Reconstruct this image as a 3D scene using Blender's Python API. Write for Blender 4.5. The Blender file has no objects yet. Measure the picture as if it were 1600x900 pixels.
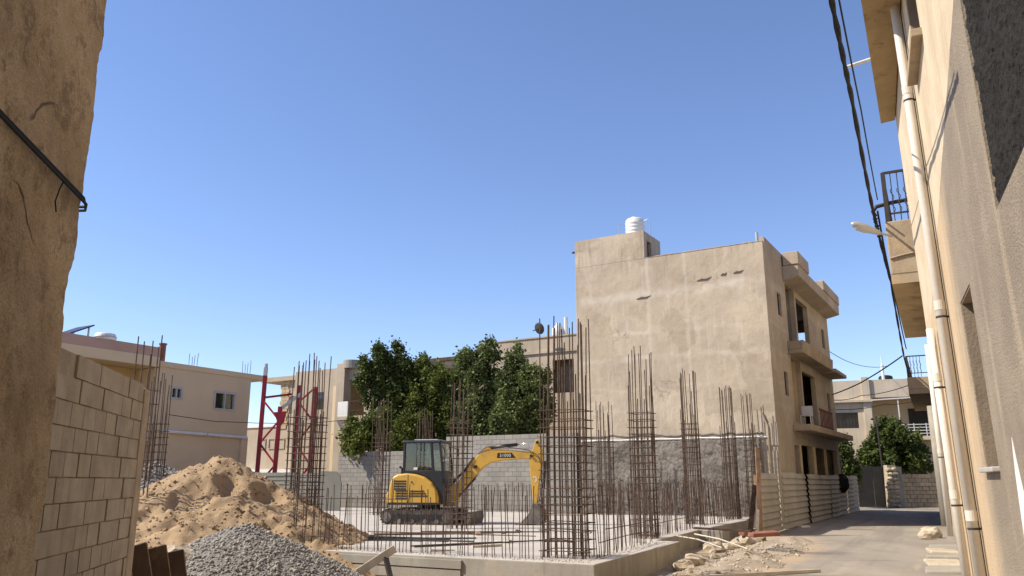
import bpy, math, random
import numpy as np
from mathutils import Vector, Matrix, Quaternion, noise as mnoise
random.seed(7); rng = np.random.default_rng(7)
S = bpy.context.scene; COL = S.collection
rad, sin, cos, PI = math.radians, math.sin, math.cos, math.pi

# ------------------------------------------------------------------ camera, sky, sun, exposure
EYE = 1.65
cam_d = bpy.data.cameras.new('camera'); cam = bpy.data.objects.new('camera', cam_d); COL.objects.link(cam)
cam.location = (0, 0, EYE); cam.rotation_euler = (rad(90 + 13.5), 0, 0)
cam_d.sensor_width = 36; cam_d.lens = 36 * 1250 / 1600; cam_d.clip_start = .05; cam_d.clip_end = 2000
S.camera = cam
SUN_AZ, SUN_EL = -95.0, 45.0            # degrees clockwise from +Y, above the horizon
W = bpy.data.worlds.new('World'); S.world = W; W.use_nodes = True
nt = W.node_tree; bg = nt.nodes['Background']
sky = nt.nodes.new('ShaderNodeTexSky'); sky.sky_type = 'NISHITA'; sky.sun_disc = False
sky.sun_elevation = rad(SUN_EL); sky.sun_rotation = rad(SUN_AZ)
sky.altitude = 100; sky.air_density = 1.25; sky.dust_density = .5; sky.ozone_density = 2.5
sky.air_density = 1.0; sky.dust_density = 0.0; sky.ozone_density = 4.0
tint = nt.nodes.new('ShaderNodeMix'); tint.data_type = 'RGBA'; tint.blend_type = 'MULTIPLY'; tint.inputs[0].default_value = 1
tint.inputs[7].default_value = (1.03, .965, 1.05, 1); nt.links.new(sky.outputs[0], tint.inputs[6])
nt.links.new(tint.outputs[2], bg.inputs[0]); bg.inputs[1].default_value = .128
sl = bpy.data.lights.new('sun', 'SUN'); sun = bpy.data.objects.new('sun', sl); COL.objects.link(sun)
sl.energy = 4.6; sl.angle = rad(.5); sl.color = (1, .915, .765)
dl = Vector((-sin(rad(SUN_AZ)) * cos(rad(SUN_EL)), -cos(rad(SUN_AZ)) * cos(rad(SUN_EL)), -sin(rad(SUN_EL))))
sun.rotation_euler = dl.to_track_quat('-Z', 'Y').to_euler(); sun.location = (-40, 0, 40)
S.view_settings.view_transform = 'Standard'; S.view_settings.look = 'None'
S.view_settings.exposure = .55; S.view_settings.gamma = 1
S.cycles.max_bounces = 6; S.cycles.diffuse_bounces = 3

# ------------------------------------------------------------------ helpers: meshes
class MB:
    def __init__(s): s.v = []; s.f = []; s.m = []
    def add(s, vs, fs, m=0):
        o = len(s.v); s.v += [tuple(p) for p in vs]; s.f += [tuple(i + o for i in f) for f in fs]; s.m += [m] * len(fs); return s
    def box(s, x0, x1, y0, y1, z0, z1, m=0, M=None):
        vs = [Vector((x, y, z)) for z in (z0, z1) for y in (y0, y1) for x in (x0, x1)]
        if M is not None: vs = [M @ p for p in vs]
        return s.add(vs, [(0, 2, 3, 1), (4, 5, 7, 6), (0, 1, 5, 4), (2, 6, 7, 3), (0, 4, 6, 2), (1, 3, 7, 5)], m)
    def tube(s, pts, r, n=6, m=0, cap=True):
        pts = [Vector(p) for p in pts]; rs = r if isinstance(r, (list, tuple)) else [r] * len(pts); o = len(s.v)
        up = None
        for i, p in enumerate(pts):
            t = (pts[min(i + 1, len(pts) - 1)] - pts[max(i - 1, 0)]).normalized()
            if up is None: up = Vector((0, 0, 1)) if abs(t.z) < .9 else Vector((1, 0, 0))
            a = t.cross(up).normalized(); b = a.cross(t).normalized(); up = b
            for k in range(n):
                w = 2 * PI * k / n; s.v.append(tuple(p + (a * cos(w) + b * sin(w)) * rs[i]))
        for i in range(len(pts) - 1):
            for k in range(n):
                k2 = (k + 1) % n; s.f.append((o + i * n + k, o + i * n + k2, o + (i + 1) * n + k2, o + (i + 1) * n + k)); s.m.append(m)
        if cap:
            s.f.append(tuple(o + k for k in range(n))[::-1]); s.m.append(m)
            s.f.append(tuple(o + (len(pts) - 1) * n + k for k in range(n))); s.m.append(m)
        return s
    def bar(s, p, q, w, h=None, m=0):       # square section bar from p to q
        p, q = Vector(p), Vector(q); t = (q - p); L = t.length; t.normalize()
        u = Vector((0, 0, 1)) if abs(t.z) < .95 else Vector((0, 1, 0))
        a = t.cross(u).normalized(); b = a.cross(t); h = h or w
        vs = [pp + a * (sa * w / 2) + b * (sb * h / 2) for pp in (p, q) for sa, sb in ((-1, -1), (1, -1), (1, 1), (-1, 1))]
        return s.add(vs, [(3, 2, 1, 0), (4, 5, 6, 7), (0, 1, 5, 4), (1, 2, 6, 5), (2, 3, 7, 6), (3, 0, 4, 7)], m)
    def lathe(s, prof, n=20, m=0, c=(0, 0)):
        o = len(s.v)
        for r, z in prof:
            for k in range(n): s.v.append((c[0] + r * cos(2 * PI * k / n), c[1] + r * sin(2 * PI * k / n), z))
        for i in range(len(prof) - 1):
            for k in range(n):
                k2 = (k + 1) % n; s.f.append((o + i * n + k, o + i * n + k2, o + (i + 1) * n + k2, o + (i + 1) * n + k)); s.m.append(m)
        s.f.append(tuple(o + k for k in range(n))[::-1]); s.m.append(m)
        s.f.append(tuple(o + (len(prof) - 1) * n + k for k in range(n))); s.m.append(m)
        return s
    def prism(s, poly, a0, a1, axis='y', m=0):   # poly in the plane across axis
        n = len(poly)
        def P(u, v, a): return {'y': (u, a, v), 'z': (u, v, a), 'x': (a, u, v)}[axis]
        vs = [P(u, v, a0) for u, v in poly] + [P(u, v, a1) for u, v in poly]
        fs = [tuple(range(n)), tuple(range(2 * n - 1, n - 1, -1))] + [(i + n, (i + 1) % n + n, (i + 1) % n, i) for i in range(n)]
        return s.add(vs, fs, m)
    def holes(s, axis, a, t, u0, u1, z0, z1, hs, m=0):
        """wall slab: axis 'x' = wall runs along x, at y a..a+t; axis 'y' = runs along y at x a..a+t; hs = (u0,u1,z0,z1) openings"""
        us = sorted({u0, u1, *[h[0] for h in hs], *[h[1] for h in hs]}); us = [u for u in us if u0 <= u <= u1]
        for i in range(len(us) - 1):
            ua, ub = us[i], us[i + 1]; mid = (ua + ub) / 2
            cut = sorted([(h[2], h[3]) for h in hs if h[0] < mid < h[1]]); z = z0; segs = []
            for c0, c1 in cut:
                if c0 > z: segs.append((z, c0))
                z = max(z, c1)
            if z < z1: segs.append((z, z1))
            for za, zb in segs:
                if axis == 'x': s.box(ua, ub, a, a + t, za, zb, m)
                else: s.box(a, a + t, ua, ub, za, zb, m)
        return s
    def mesh(s, name, mats, smooth=False):
        me = bpy.data.meshes.new(name); me.from_pydata(s.v, [], s.f)
        for mm in (mats if isinstance(mats, (list, tuple)) else [mats]): me.materials.append(mm)
        if any(s.m): me.polygons.foreach_set('material_index', s.m)
        if smooth: me.polygons.foreach_set('use_smooth', [True] * len(me.polygons))
        me.update(); return me
    def build(s, name, mats, parent=None, smooth=False, fix=True):
        me = s.mesh(name, mats, smooth)
        if fix:
            import bmesh
            b = bmesh.new(); b.from_mesh(me); bmesh.ops.recalc_face_normals(b, faces=b.faces); b.to_mesh(me); b.free()
        return put(name, me, parent)
def put(name, me, parent=None, loc=None):
    o = bpy.data.objects.new(name, me); COL.objects.link(o)
    if parent is not None: o.parent = parent
    if loc: o.location = loc
    return o
def tag(o, label=None, cat=None, group=None, kind=None):
    if label: o['label'] = label
    if cat: o['category'] = cat
    if group: o['group'] = group
    if kind: o['kind'] = kind
    return o
def thing(name, label, cat, loc=(0, 0, 0), rz=0, group=None):
    o = bpy.data.objects.new(name, None); COL.objects.link(o); o.location = loc; o.rotation_euler = (0, 0, rz)
    o.empty_display_size = .3
    return tag(o, label, cat, group)
def bevel(o, w, seg=2):
    b = o.modifiers.new('bevel', 'BEVEL'); b.width = w; b.segments = seg; b.limit_method = 'ANGLE'; b.angle_limit = rad(50); return o
def tri_mesh(name, V, F, mats, smooth=False):
    me = bpy.data.meshes.new(name); n = len(V); k = F.shape[1]
    me.vertices.add(n); me.vertices.foreach_set('co', np.ascontiguousarray(V, dtype=np.float32).ravel())
    me.loops.add(F.size); me.loops.foreach_set('vertex_index', np.ascontiguousarray(F, dtype=np.int32).ravel())
    me.polygons.add(len(F)); me.polygons.foreach_set('loop_start', np.arange(0, F.size, k, dtype=np.int32))
    try: me.polygons.foreach_set('loop_total', np.full(len(F), k, dtype=np.int32))
    except Exception: pass
    me.update(calc_edges=True); me.validate()
    for mm in (mats if isinstance(mats, (list, tuple)) else [mats]): me.materials.append(mm)
    if smooth: me.polygons.foreach_set('use_smooth', [True] * len(me.polygons))
    return me
def fbm(x, y, z=0, sc=1.0, oct=4):
    return mnoise.fractal(Vector((x * sc, y * sc, z * sc)), 1.0, 2.0, oct)

# ------------------------------------------------------------------ helpers: materials
def lin(c):
    f = lambda u: u / 12.92 if u <= .04045 else ((u + .055) / 1.055) ** 2.4
    return tuple(f(x / 255) for x in c)
class NT:
    def __init__(s, name):
        s.mat = bpy.data.materials.new(name); s.mat.use_nodes = True; s.t = s.mat.node_tree
        s.b = s.t.nodes['Principled BSDF']; s.pos = s.t.nodes.new('ShaderNodeNewGeometry').outputs['Position']
    def n(s, typ, **kw):
        x = s.t.nodes.new('ShaderNode' + typ)
        for k, v in kw.items(): setattr(x, k, v)
        return x
    def set(s, sock, v):
        if hasattr(v, 'is_linked') or hasattr(v, 'links'): s.t.links.new(v, sock)
        else: sock.default_value = v
    def noise(s, scale, detail=5, rough=.6, vec=None, mul=None):
        v = vec or s.pos
        if mul:
            mp = s.n('Vector' + 'Math', operation='MULTIPLY'); s.set(mp.inputs[0], v); mp.inputs[1].default_value = mul; v = mp.outputs[0]
        x = s.n('TexNoise'); x.inputs['Scale'].default_value = scale; x.inputs['Detail'].default_value = detail; x.inputs['Roughness'].default_value = rough
        s.set(x.inputs['Vector'], v); return x.outputs[0]
    def ramp(s, v, a, b, lo=0., hi=1.):
        x = s.n('MapRange'); x.interpolation_type = 'SMOOTHSTEP'; s.set(x.inputs[0], v)
        for i, k in enumerate((a, b, lo, hi)): x.inputs[i + 1].default_value = k
        return x.outputs[0]
    def math(s, op, a, b=0., c=None):
        x = s.n('Math', operation=op); s.set(x.inputs[0], a); s.set(x.inputs[1], b)
        if c is not None: s.set(x.inputs[2], c)
        return x.outputs[0]
    def mix(s, f, a, b, blend='MIX'):
        x = s.n('Mix', data_type='RGBA', blend_type=blend); s.set(x.inputs[0], f)
        for k, v in ((6, a), (7, b)):
            if isinstance(v, tuple): x.inputs[k].default_value = (*v, 1)[:4]
            else: s.t.links.new(v, x.inputs[k])
        return x.outputs[2]
    def bump(s, h, st=.3, dist=.02):
        x = s.n('Bump'); x.inputs['Strength'].default_value = st; x.inputs['Distance'].default_value = dist; s.set(x.inputs['Height'], h)
        s.t.links.new(x.outputs[0], s.b.inputs['Normal']); return x
    def done(s, col, rough=.85, metal=0., spec=.3):
        s.set(s.b.inputs['Base Color'], (*col, 1) if isinstance(col, tuple) else col)
        s.set(s.b.inputs['Roughness'], rough); s.b.inputs['Metallic'].default_value = metal
        s.b.inputs['Specular IOR Level'].default_value = spec; return s.mat
def sc(c, k): return tuple(min(1, x * k) for x in c)
def mat(name, c, var=.2, scale=1.5, rough=.85, bump=.25, bscale=60, bdist=.01, streak=0, stain=None, fine=.1, metal=0., spec=.3, island=0):
    m = NT(name)
    col = m.mix(m.ramp(m.noise(scale), .3, .7), sc(c, 1 - var), sc(c, 1 + var))
    if fine: col = m.mix(1.0, col, m.mix(m.noise(bscale * .7, 3), sc((1, 1, 1), 1 - 2 * fine), (1., 1., 1.)), 'MULTIPLY')
    if streak: col = m.mix(m.ramp(m.noise(2.2, 4, mul=(3, 3, .22)), .48, .75, 0, streak), col, sc(c, .45))
    if stain: col = m.mix(m.ramp(m.noise(stain[1], 6, .7), .52, .66, 0, stain[2]), col, stain[0])
    if island:
        g = [n for n in m.t.nodes if n.type == 'NEW_GEOMETRY'][0]
        col = m.mix(1.0, col, m.mix(g.outputs['Random Per Island'], sc((1, 1, 1), 1 - island), (1., 1., 1.)), 'MULTIPLY')
    if bump: m.bump(m.noise(bscale, 4, .65), bump, bdist)
    return m.done(col, rough, metal, spec)

C = {}
C['concrete'] = mat('pale_concrete', (.56, .51, .45), .12, 1.2, .9, .3, 45, .01, stain=((.31, .27, .225), .6, .7), fine=.16)
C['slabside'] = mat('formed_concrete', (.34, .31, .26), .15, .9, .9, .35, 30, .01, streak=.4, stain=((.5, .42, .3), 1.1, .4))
C['block'] = mat('concrete_block', (.47, .40, .3), .12, 4, .92, .5, 70, .012, streak=.25, fine=.12)
C['block_b'] = mat('concrete_block_pale', (.5, .425, .325), .12, 4, .92, .5, 70, .012, streak=.25, fine=.12)
C['block_c'] = mat('concrete_block_dark', (.44, .375, .285), .12, 4, .92, .5, 70, .012, streak=.3, fine=.12)
C['mortar'] = mat('mortar', (.46, .38, .275), .2, 2, .95, .6, 35, .02)
C['greyblock'] = mat('grey_block', (.29, .27, .24), .1, 1.2, .92, .3, 60, .01, stain=((.2, .185, .165), .8, .4))
C['greyblock_b'] = mat('grey_block_light', (.32, .295, .262), .1, 1.2, .92, .3, 60, .01, stain=((.22, .2, .18), .8, .4))
C['greymortar'] = mat('grey_mortar', (.2, .185, .165), .15, 2, .95, .3, 60, .01)
C['rust'] = mat('rusted_steel', (.105, .074, .058), .4, 9, .8, .3, 120, .004, stain=((.13, .065, .04), 6, .5), spec=.2)
C['dirt'] = mat('dry_dirt', (.42, .315, .21), .16, .6, .97, .6, 14, .04, stain=((.33, .25, .17), 1.6, .6), fine=.12)
C['sand'] = mat('sand', (.38, .265, .155), .13, 1.1, .97, .55, 28, .03, stain=((.28, .185, .105), 1.4, .6), fine=.1)
C['gravel'] = mat('gravel_stone', (.37, .34, .3), .2, 14, .9, .2, 90, .005, island=.45, fine=.05)
C['gravelbed'] = mat('gravel_bed', (.24, .22, .2), .3, 22, .95, .6, 40, .02)
C['rubblemix'] = mat('rubble_earth', (.38, .31, .235), .2, 1.2, .97, .6, 20, .04, stain=((.28, .23, .18), 2.2, .6), fine=.15)
C['rock'] = mat('rubble_stone', (.5, .42, .31), .2, 3, .95, .5, 25, .03)
C['rust_tin'] = mat('sheet_tan', (.43, .385, .315), .14, .8, .6, .1, 30, .004, streak=.3, stain=((.34, .24, .16), 1.6, .35))
C['sheetgrey'] = mat('sheet_grey_green', (.19, .18, .15), .12, .8, .6, .1, 30, .004, streak=.3)
C['wood'] = mat('raw_timber', (.34, .21, .125), .25, 3, .8, .3, 50, .006, streak=.3)
C['woodpale'] = mat('pale_timber', (.6, .53, .42), .15, 3, .8, .3, 50, .006)
C['wooddark'] = mat('stained_plywood', (.07, .042, .027), .3, 2, .75, .2, 40, .005, stain=((.16, .1, .06), 2.5, .4))
C['edgepale'] = mat('plywood_edge', (.27, .2, .14), .2, 8, .8, .2, 50, .004)
C['red'] = mat('red_paint', (.3, .014, .028), .15, 1.5, .5, .05, 40, .003, stain=((.2, .03, .03), 2, .4))
C['galv'] = mat('galvanised_steel', (.5, .5, .5), .1, 3, .45, .05, 40, .003, metal=.4)
C['black'] = mat('black_enamel', (.018, .018, .02), .2, 3, .42, .05, 60, .002, fine=.05, spec=.5)
C['rubber'] = mat('rubber_track', (.085, .07, .058), .25, 4, .85, .4, 60, .01, stain=((.2, .16, .12), 3, .6))
C['yellow'] = mat('yellow_paint', (.6, .345, .05), .06, 1.5, .42, .04, 40, .002, fine=.02, spec=.5, stain=((.36, .24, .1), 2.6, .5))
C['steelgrey'] = mat('worn_steel', (.17, .145, .13), .3, 4, .6, .3, 40, .006, stain=((.3, .25, .2), 3, .5))
C['chrome'] = mat('cylinder_rod', (.75, .75, .75), .03, 2, .2, 0, 10, .001, metal=.9)
C['white'] = mat('white_plastic', (.78, .77, .73), .05, 1.5, .5, .05, 30, .003, streak=.15)
C['pipe'] = mat('pvc_pipe', (.7, .65, .57), .06, 1.5, .45, .05, 30, .003, streak=.12)
C['blue'] = mat('blue_fabric', (.03, .05, .12), .1, 3, .8, .1, 40, .003)
C['iron'] = mat('dark_iron', (.05, .04, .036), .2, 5, .6, .2, 60, .003)
C['cable'] = mat('black_cable', (.012, .012, .013), .1, 5, .7, 0, 10, .001)
C['bark'] = mat('bark', (.13, .1, .07), .3, 6, .95, .6, 30, .02)
C['shade'] = mat('interior_shade', (.055, .045, .036), .2, 1, .9, .2, 20, .01)  # near-black colour standing in for the shade of rooms behind openings
C['window'] = mat('window_frame', (.5, .48, .44), .08, 3, .5, .05, 40, .002)
C['curtain'] = mat('curtain', (.4, .36, .3), .2, 5, .9, .1, 30, .005)
C['pink'] = mat('pink_paint', (.5, .325, .25), .08, 1, .85, .15, 40, .005, stain=((.4, .3, .24), 1, .4))
C['palewall'] = mat('pale_render', (.68, .53, .34), .05, .5, .9, .12, 40, .005, stain=((.61, .47, .3), .6, .4), fine=.05)
C['yellowwall'] = mat('yellow_render', (.5, .36, .17), .1, .6, .9, .15, 40, .005)
C['oldwall'] = mat('old_render', (.47, .385, .29), .1, .6, .92, .25, 35, .008, streak=.25, stain=((.36, .29, .21), .9, .5))
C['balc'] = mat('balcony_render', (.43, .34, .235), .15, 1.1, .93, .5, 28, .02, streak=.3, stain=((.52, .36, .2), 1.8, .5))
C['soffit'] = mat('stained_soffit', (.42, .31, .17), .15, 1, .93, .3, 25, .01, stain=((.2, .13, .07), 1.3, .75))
C['farwall'] = mat('far_render', (.52, .43, .32), .08, .5, .92, .2, 30, .008, streak=.35)
C['cornerwall'] = mat('corner_house_render', (.68, .57, .43), .08, .5, .92, .2, 30, .008, streak=.35)
C['limestone'] = mat('limestone_block', (.5, .38, .24), .15, 2, .92, .4, 30, .02)
C['gate'] = mat('grey_sheet_gate', (.06, .058, .058), .15, .7, .7, .1, 30, .004, stain=((.1, .085, .07), 1.2, .5))
C['tankblack'] = mat('black_tank', (.02, .02, .022), .1, 3, .5, .05, 30, .003)
C['reveal'] = mat('reveal_render', (.30, .235, .17), .15, 2, .95, .5, 30, .02, stain=((.2, .16, .12), 2, .5))
C['roughshade'] = mat('rough_shaded_cement', (.022, .019, .016), .3, 2, .95, .9, 14, .06)  # near-black colour puts the shade of the wall opening into the cement
C['whitewash'] = mat('whitewash', (.8, .78, .74), .05, 3, .9, .3, 30, .01)
C['redpaintdull'] = mat('dull_red_paint', (.16, .04, .035), .2, 3, .7, .1, 40, .003)
C['redtile'] = mat('red_clay', (.3, .13, .09), .2, 4, .9, .3, 40, .005)

def glass(name, tint=(.03, .035, .035)):
    m = NT(name); m.done(tint, .06, 0, .6); return m.mat
C['glass'] = glass('dark_glass')
def clear_glass():
    m = NT('cab_glass'); t = m.t
    tr = m.n('BsdfTransparent'); tr.inputs[0].default_value = (.62, .68, .64, 1)
    gl = m.n('BsdfGlossy'); gl.inputs[1].default_value = .03
    mx = m.n('MixShader'); fr = m.n('Fresnel'); fr.inputs[0].default_value = 1.5
    k = m.math('ADD', fr.outputs[0], .05); t.links.new(k, mx.inputs[0])
    t.links.new(tr.outputs[0], mx.inputs[1]); t.links.new(gl.outputs[0], mx.inputs[2])
    t.links.new(mx.outputs[0], t.nodes['Material Output'].inputs[0]); return m.mat
C['cabglass'] = clear_glass()
def leaf(name, a, b):
    m = NT(name); g = [n for n in m.t.nodes if n.type == 'NEW_GEOMETRY'][0]
    col = m.mix(g.outputs['Random Per Island'], a, b)
    col = m.mix(m.ramp(m.noise(.55, 2), .4, .65, 0, .6), col, sc(b, 1.15))
    m.b.inputs['Subsurface Weight'].default_value = 0
    tr = m.n('BsdfTranslucent'); m.t.links.new(col, tr.inputs[0])
    m.done(col, .6, 0, .18)
    mx = m.n('MixShader'); mx.inputs[0].default_value = .25
    m.t.links.new(m.b.outputs[0], mx.inputs[1]); m.t.links.new(tr.outputs[0], mx.inputs[2])
    m.t.links.new(mx.outputs[0], m.t.nodes['Material Output'].inputs[0]); return m.mat
C['leafdark'] = leaf('dark_leaf', (.038, .06, .016), (.11, .135, .036))
C['leafmid'] = leaf('green_leaf', (.05, .076, .016), (.16, .18, .04))
C['leafcool'] = leaf('blue_green_leaf', (.052, .08, .024), (.17, .2, .07))

def facade_mat():
    m = NT('old_plaster_facade'); c = (.44, .355, .262)
    col = m.mix(m.ramp(m.noise(.45, 4), .32, .68), (.41, .34, .262), (.50, .415, .31))
    col = m.mix(m.ramp(m.noise(1.3, 6, .75), .45, .66, 0, .5), col, (.345, .285, .22))
    col = m.mix(m.ramp(m.noise(2.0, 5, .7, mul=(2.5, 2.5, .3)), .48, .7, 0, .5), col, (.54, .475, .39))
    col = m.mix(m.ramp(m.noise(4.5, 5, .75, mul=(1.5, 1.5, .5)), .55, .72, 0, .45), col, (.3, .24, .18))
    sx = m.n('SeparateXYZ'); m.t.links.new(m.pos, sx.inputs[0])
    wob = m.math('MULTIPLY', m.math('SUBTRACT', m.noise(.9, 5, .7), .5), .7)
    zz = m.math('ADD', sx.outputs[2], wob)
    for z0, w, k in ((9.15, .34, .55), (7.55, .14, .42), (6.5, .18, .45), (5.3, .12, .22), (4.4, .2, .22)):
        band = m.ramp(m.math('ABSOLUTE', m.math('SUBTRACT', zz, z0)), 0, w, k, 0)
        brk = m.ramp(m.noise(.7, 3), .35, .6)
        col = m.mix(m.math('MULTIPLY', band, brk), col, (.62, .55, .46))
    vo = m.n('TexVoronoi'); vo.inputs['Scale'].default_value = .55; vo.inputs['Randomness'].default_value = 1
    dv = m.n('VectorMath', operation='SCALE'); dv.inputs['Scale'].default_value = .9; nz = m.n('TexNoise'); nz.inputs['Scale'].default_value = 1.4; nz.inputs['Detail'].default_value = 5; m.t.links.new(m.pos, nz.inputs['Vector']); m.t.links.new(nz.outputs[1], dv.inputs[0])
    av = m.n('VectorMath', operation='ADD'); m.t.links.new(m.pos, av.inputs[0]); m.t.links.new(dv.outputs[0], av.inputs[1]); m.t.links.new(av.outputs[0], vo.inputs['Vector'])
    sv = m.n('SeparateXYZ'); m.t.links.new(vo.outputs['Color'], sv.inputs[0])
    col = m.mix(1.0, col, m.mix(sv.outputs[0], (.9, .89, .87), (1.07, 1.07, 1.07)), 'MULTIPLY')
    ve = m.n('TexVoronoi', feature='DISTANCE_TO_EDGE'); ve.inputs['Scale'].default_value = .35; m.t.links.new(av.outputs[0], ve.inputs['Vector'])
    crk = m.math('MULTIPLY', m.ramp(ve.outputs[0], 0, .006, 1, 0), m.ramp(m.noise(.5, 2), .5, .6))
    col = m.mix(m.math('MULTIPLY', crk, .55), col, (.2, .16, .12))
    xx = m.math('ADD', sx.outputs[0], m.math('MULTIPLY', wob, .35))
    for x0, w, k in ((5.65, .12, .45), (7.05, .1, .35)):
        band = m.ramp(m.math('ABSOLUTE', m.math('SUBTRACT', xx, x0)), 0, w, k, 0)
        col = m.mix(band, col, (.6, .53, .44))
    # rain streaks under the parapet
    top = m.ramp(sx.outputs[2], 9.7, 10.9, 0, .55)
    col = m.mix(m.math('MULTIPLY', top, m.ramp(m.noise(5, 4, mul=(1, 1, .1)), .5, .7)), col, (.26, .21, .16))
    col = m.mix(1.0, col, m.mix(m.noise(30, 3), (.88, .88, .88), (1., 1., 1.)), 'MULTIPLY')
    m.bump(m.math('ADD', m.noise(1.1, 4, .55), m.math('MULTIPLY', m.noise(26, 3), .05)), .42, .14)
    return m.done(col, .92)
C['facade'] = facade_mat()
def rightwall_mat():
    """coarse unpainted render below the floor line, smooth cream paint above"""
    m = NT('cream_and_render_wall')
    co = m.n('TexCoord').outputs['Object']; sx = m.n('SeparateXYZ'); m.t.links.new(co, sx.inputs[0])
    cream = m.mix(m.ramp(m.noise(1.3, 5), .35, .65), (.56, .45, .31), (.66, .54, .385))
    cream = m.mix(m.ramp(m.noise(2.5, 5, .7, mul=(3, 3, .2)), .46, .7, 0, .5), cream, (.46, .34, .2))
    speck = m.noise(55, 2, .7)
    rnd = m.mix(m.ramp(m.noise(1.1, 4), .35, .65), (.30, .245, .185), (.37, .305, .23))
    rnd = m.mix(m.ramp(speck, .48, .68, 0, .85), rnd, (.2, .16, .12))
    rnd = m.mix(m.ramp(m.noise(1.3, 4, mul=(2, 2, .2)), .52, .75, 0, .5), rnd, (.56, .45, .32))
    # the warm, cleaner strip towards the far end of the wall
    warm = m.mix(m.ramp(m.noise(1.5, 4, mul=(3, 3, .12)), .35, .65), (.58, .43, .27), (.66, .5, .32))
    warm = m.mix(m.ramp(speck, .55, .75, 0, .4), warm, (.36, .26, .16))
    edge = m.math('ADD', sx.outputs[1], m.math('MULTIPLY', m.noise(.8, 3), 1.4))
    rnd = m.mix(m.ramp(edge, -5.2, -3.6), rnd, warm)
    zz = m.math('ADD', sx.outputs[2], m.math('MULTIPLY', sx.outputs[1], .21))
    up = m.ramp(m.math('ADD', zz, m.math('MULTIPLY', m.noise(3, 3), .06)), 4.5, 4.54)
    col = m.mix(up, rnd, cream)
    h = m.math('MULTIPLY', m.math('SUBTRACT', 1.0, m.math('MULTIPLY', up, .8)), m.noise(38, 4, .7))
    m.bump(m.math('ADD', h, m.math('MULTIPLY', m.noise(5, 4, .6), .5)), .85, .03)
    return m.done(col, .9)
C['rightwall'] = rightwall_mat()
def beige_mat():
    m = NT('weathered_ochre_render')
    col = m.mix(m.ramp(m.noise(.9, 5, .65), .3, .7), (.43, .32, .19), (.68, .53, .34))
    col = m.mix(m.ramp(m.noise(2.2, 7, .8), .5, .62, 0, .65), col, (.22, .155, .085))
    col = m.mix(m.ramp(m.noise(9, 5, .8), .6, .68, 0, .6), col, (.14, .1, .06))
    col = m.mix(1.0, col, m.mix(m.ramp(m.noise(70, 4, .75), .3, .7), (.68, .66, .63), (1.08, 1.08, 1.08)), 'MULTIPLY')
    col = m.mix(m.ramp(m.noise(1.6, 5, .7, mul=(3, 3, .4)), .55, .75, 0, .5), col, (.40, .31, .2))
    sx = m.n('SeparateXYZ'); m.t.links.new(m.pos, sx.inputs[0])
    low = m.ramp(sx.outputs[2], 3.4, 1.6, 0, .5)
    col = m.mix(m.math('MULTIPLY', low, m.ramp(m.noise(3, 5, .7, mul=(2, 2, .5)), .42, .6)), col, (.42, .31, .17))
    vo = m.n('TexVoronoi', feature='DISTANCE_TO_EDGE'); vo.inputs['Scale'].default_value = .8
    wv = m.n('VectorMath', operation='ADD'); ns = m.n('TexNoise'); ns.inputs['Scale'].default_value = 2.5; m.t.links.new(m.pos, ns.inputs[0])
    vs = m.n('VectorMath', operation='SCALE'); vs.inputs['Scale'].default_value = .35; m.t.links.new(ns.outputs[1], vs.inputs[0]); m.t.links.new(m.pos, wv.inputs[0]); m.t.links.new(vs.outputs[0], wv.inputs[1]); m.t.links.new(wv.outputs[0], vo.inputs['Vector'])
    crack = m.math('MULTIPLY', m.ramp(vo.outputs[0], 0, .012, 1, 0), m.ramp(m.noise(.8, 2), .5, .6))
    col = m.mix(m.math('MULTIPLY', crack, .7), col, (.07, .05, .035))
    h = m.math('SUBTRACT', m.math('ADD', m.noise(6, 6, .7), m.math('MULTIPLY', m.noise(45, 4, .7), .4)), m.math('MULTIPLY', crack, .8))
    m.bump(h, .8, .05)
    return m.done(col, .95)
C['ochre'] = beige_mat()
def render_mat():
    m = NT('rough_grey_render')
    col = m.mix(m.ramp(m.noise(.8, 5), .3, .7), (.15, .13, .112), (.215, .19, .163))
    m.bump(m.noise(9, 5, .65), .5, .05); return m.done(col, .95)
C['render'] = render_mat()
def road_mat():
    m = NT('dusty_asphalt'); at = m.n('Attribute', attribute_name='edge').outputs['Fac']
    base = m.mix(m.ramp(m.noise(.35, 4, mul=(1, .35, 1)), .35, .65), (.255, .222, .183), (.345, .3, .245))
    base = m.mix(m.ramp(m.noise(2.2, 6, .7), .5, .7, 0, .4), base, (.36, .31, .25))
    base = m.mix(m.ramp(m.noise(.8, 3, mul=(.35, 2.4, 1)), .58, .66, 0, .45), base, (.17, .15, .135))
    rm_ = m.n('VectorRotate', rotation_type='Z_AXIS'); m.t.links.new(m.pos, rm_.inputs[0]); rm_.inputs['Angle'].default_value = rad(28)
    base = m.mix(m.ramp(m.noise(1.0, 4, .6, vec=rm_.outputs[0], mul=(1.3, .06, 1)), .5, .64, 0, .5), base, (.19, .168, .145))
    base = m.mix(m.ramp(m.noise(1.0, 5, .65, vec=rm_.outputs[0], mul=(2.2, .2, 1)), .56, .68, 0, .5), base, (.42, .36, .285))
    k = m.ramp(m.math('ADD', at, m.math('MULTIPLY', m.math('SUBTRACT', m.noise(.7, 5, .7), .5), 1.0)), .35, .75)
    col = m.mix(k, base, (.43, .325, .22))
    col = m.mix(1.0, col, m.mix(m.noise(40, 3), (.82, .82, .82), (1., 1., 1.)), 'MULTIPLY')
    m.bump(m.noise(35, 4, .7), .4, .012); return m.done(col, .9)
C['road'] = road_mat()

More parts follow.
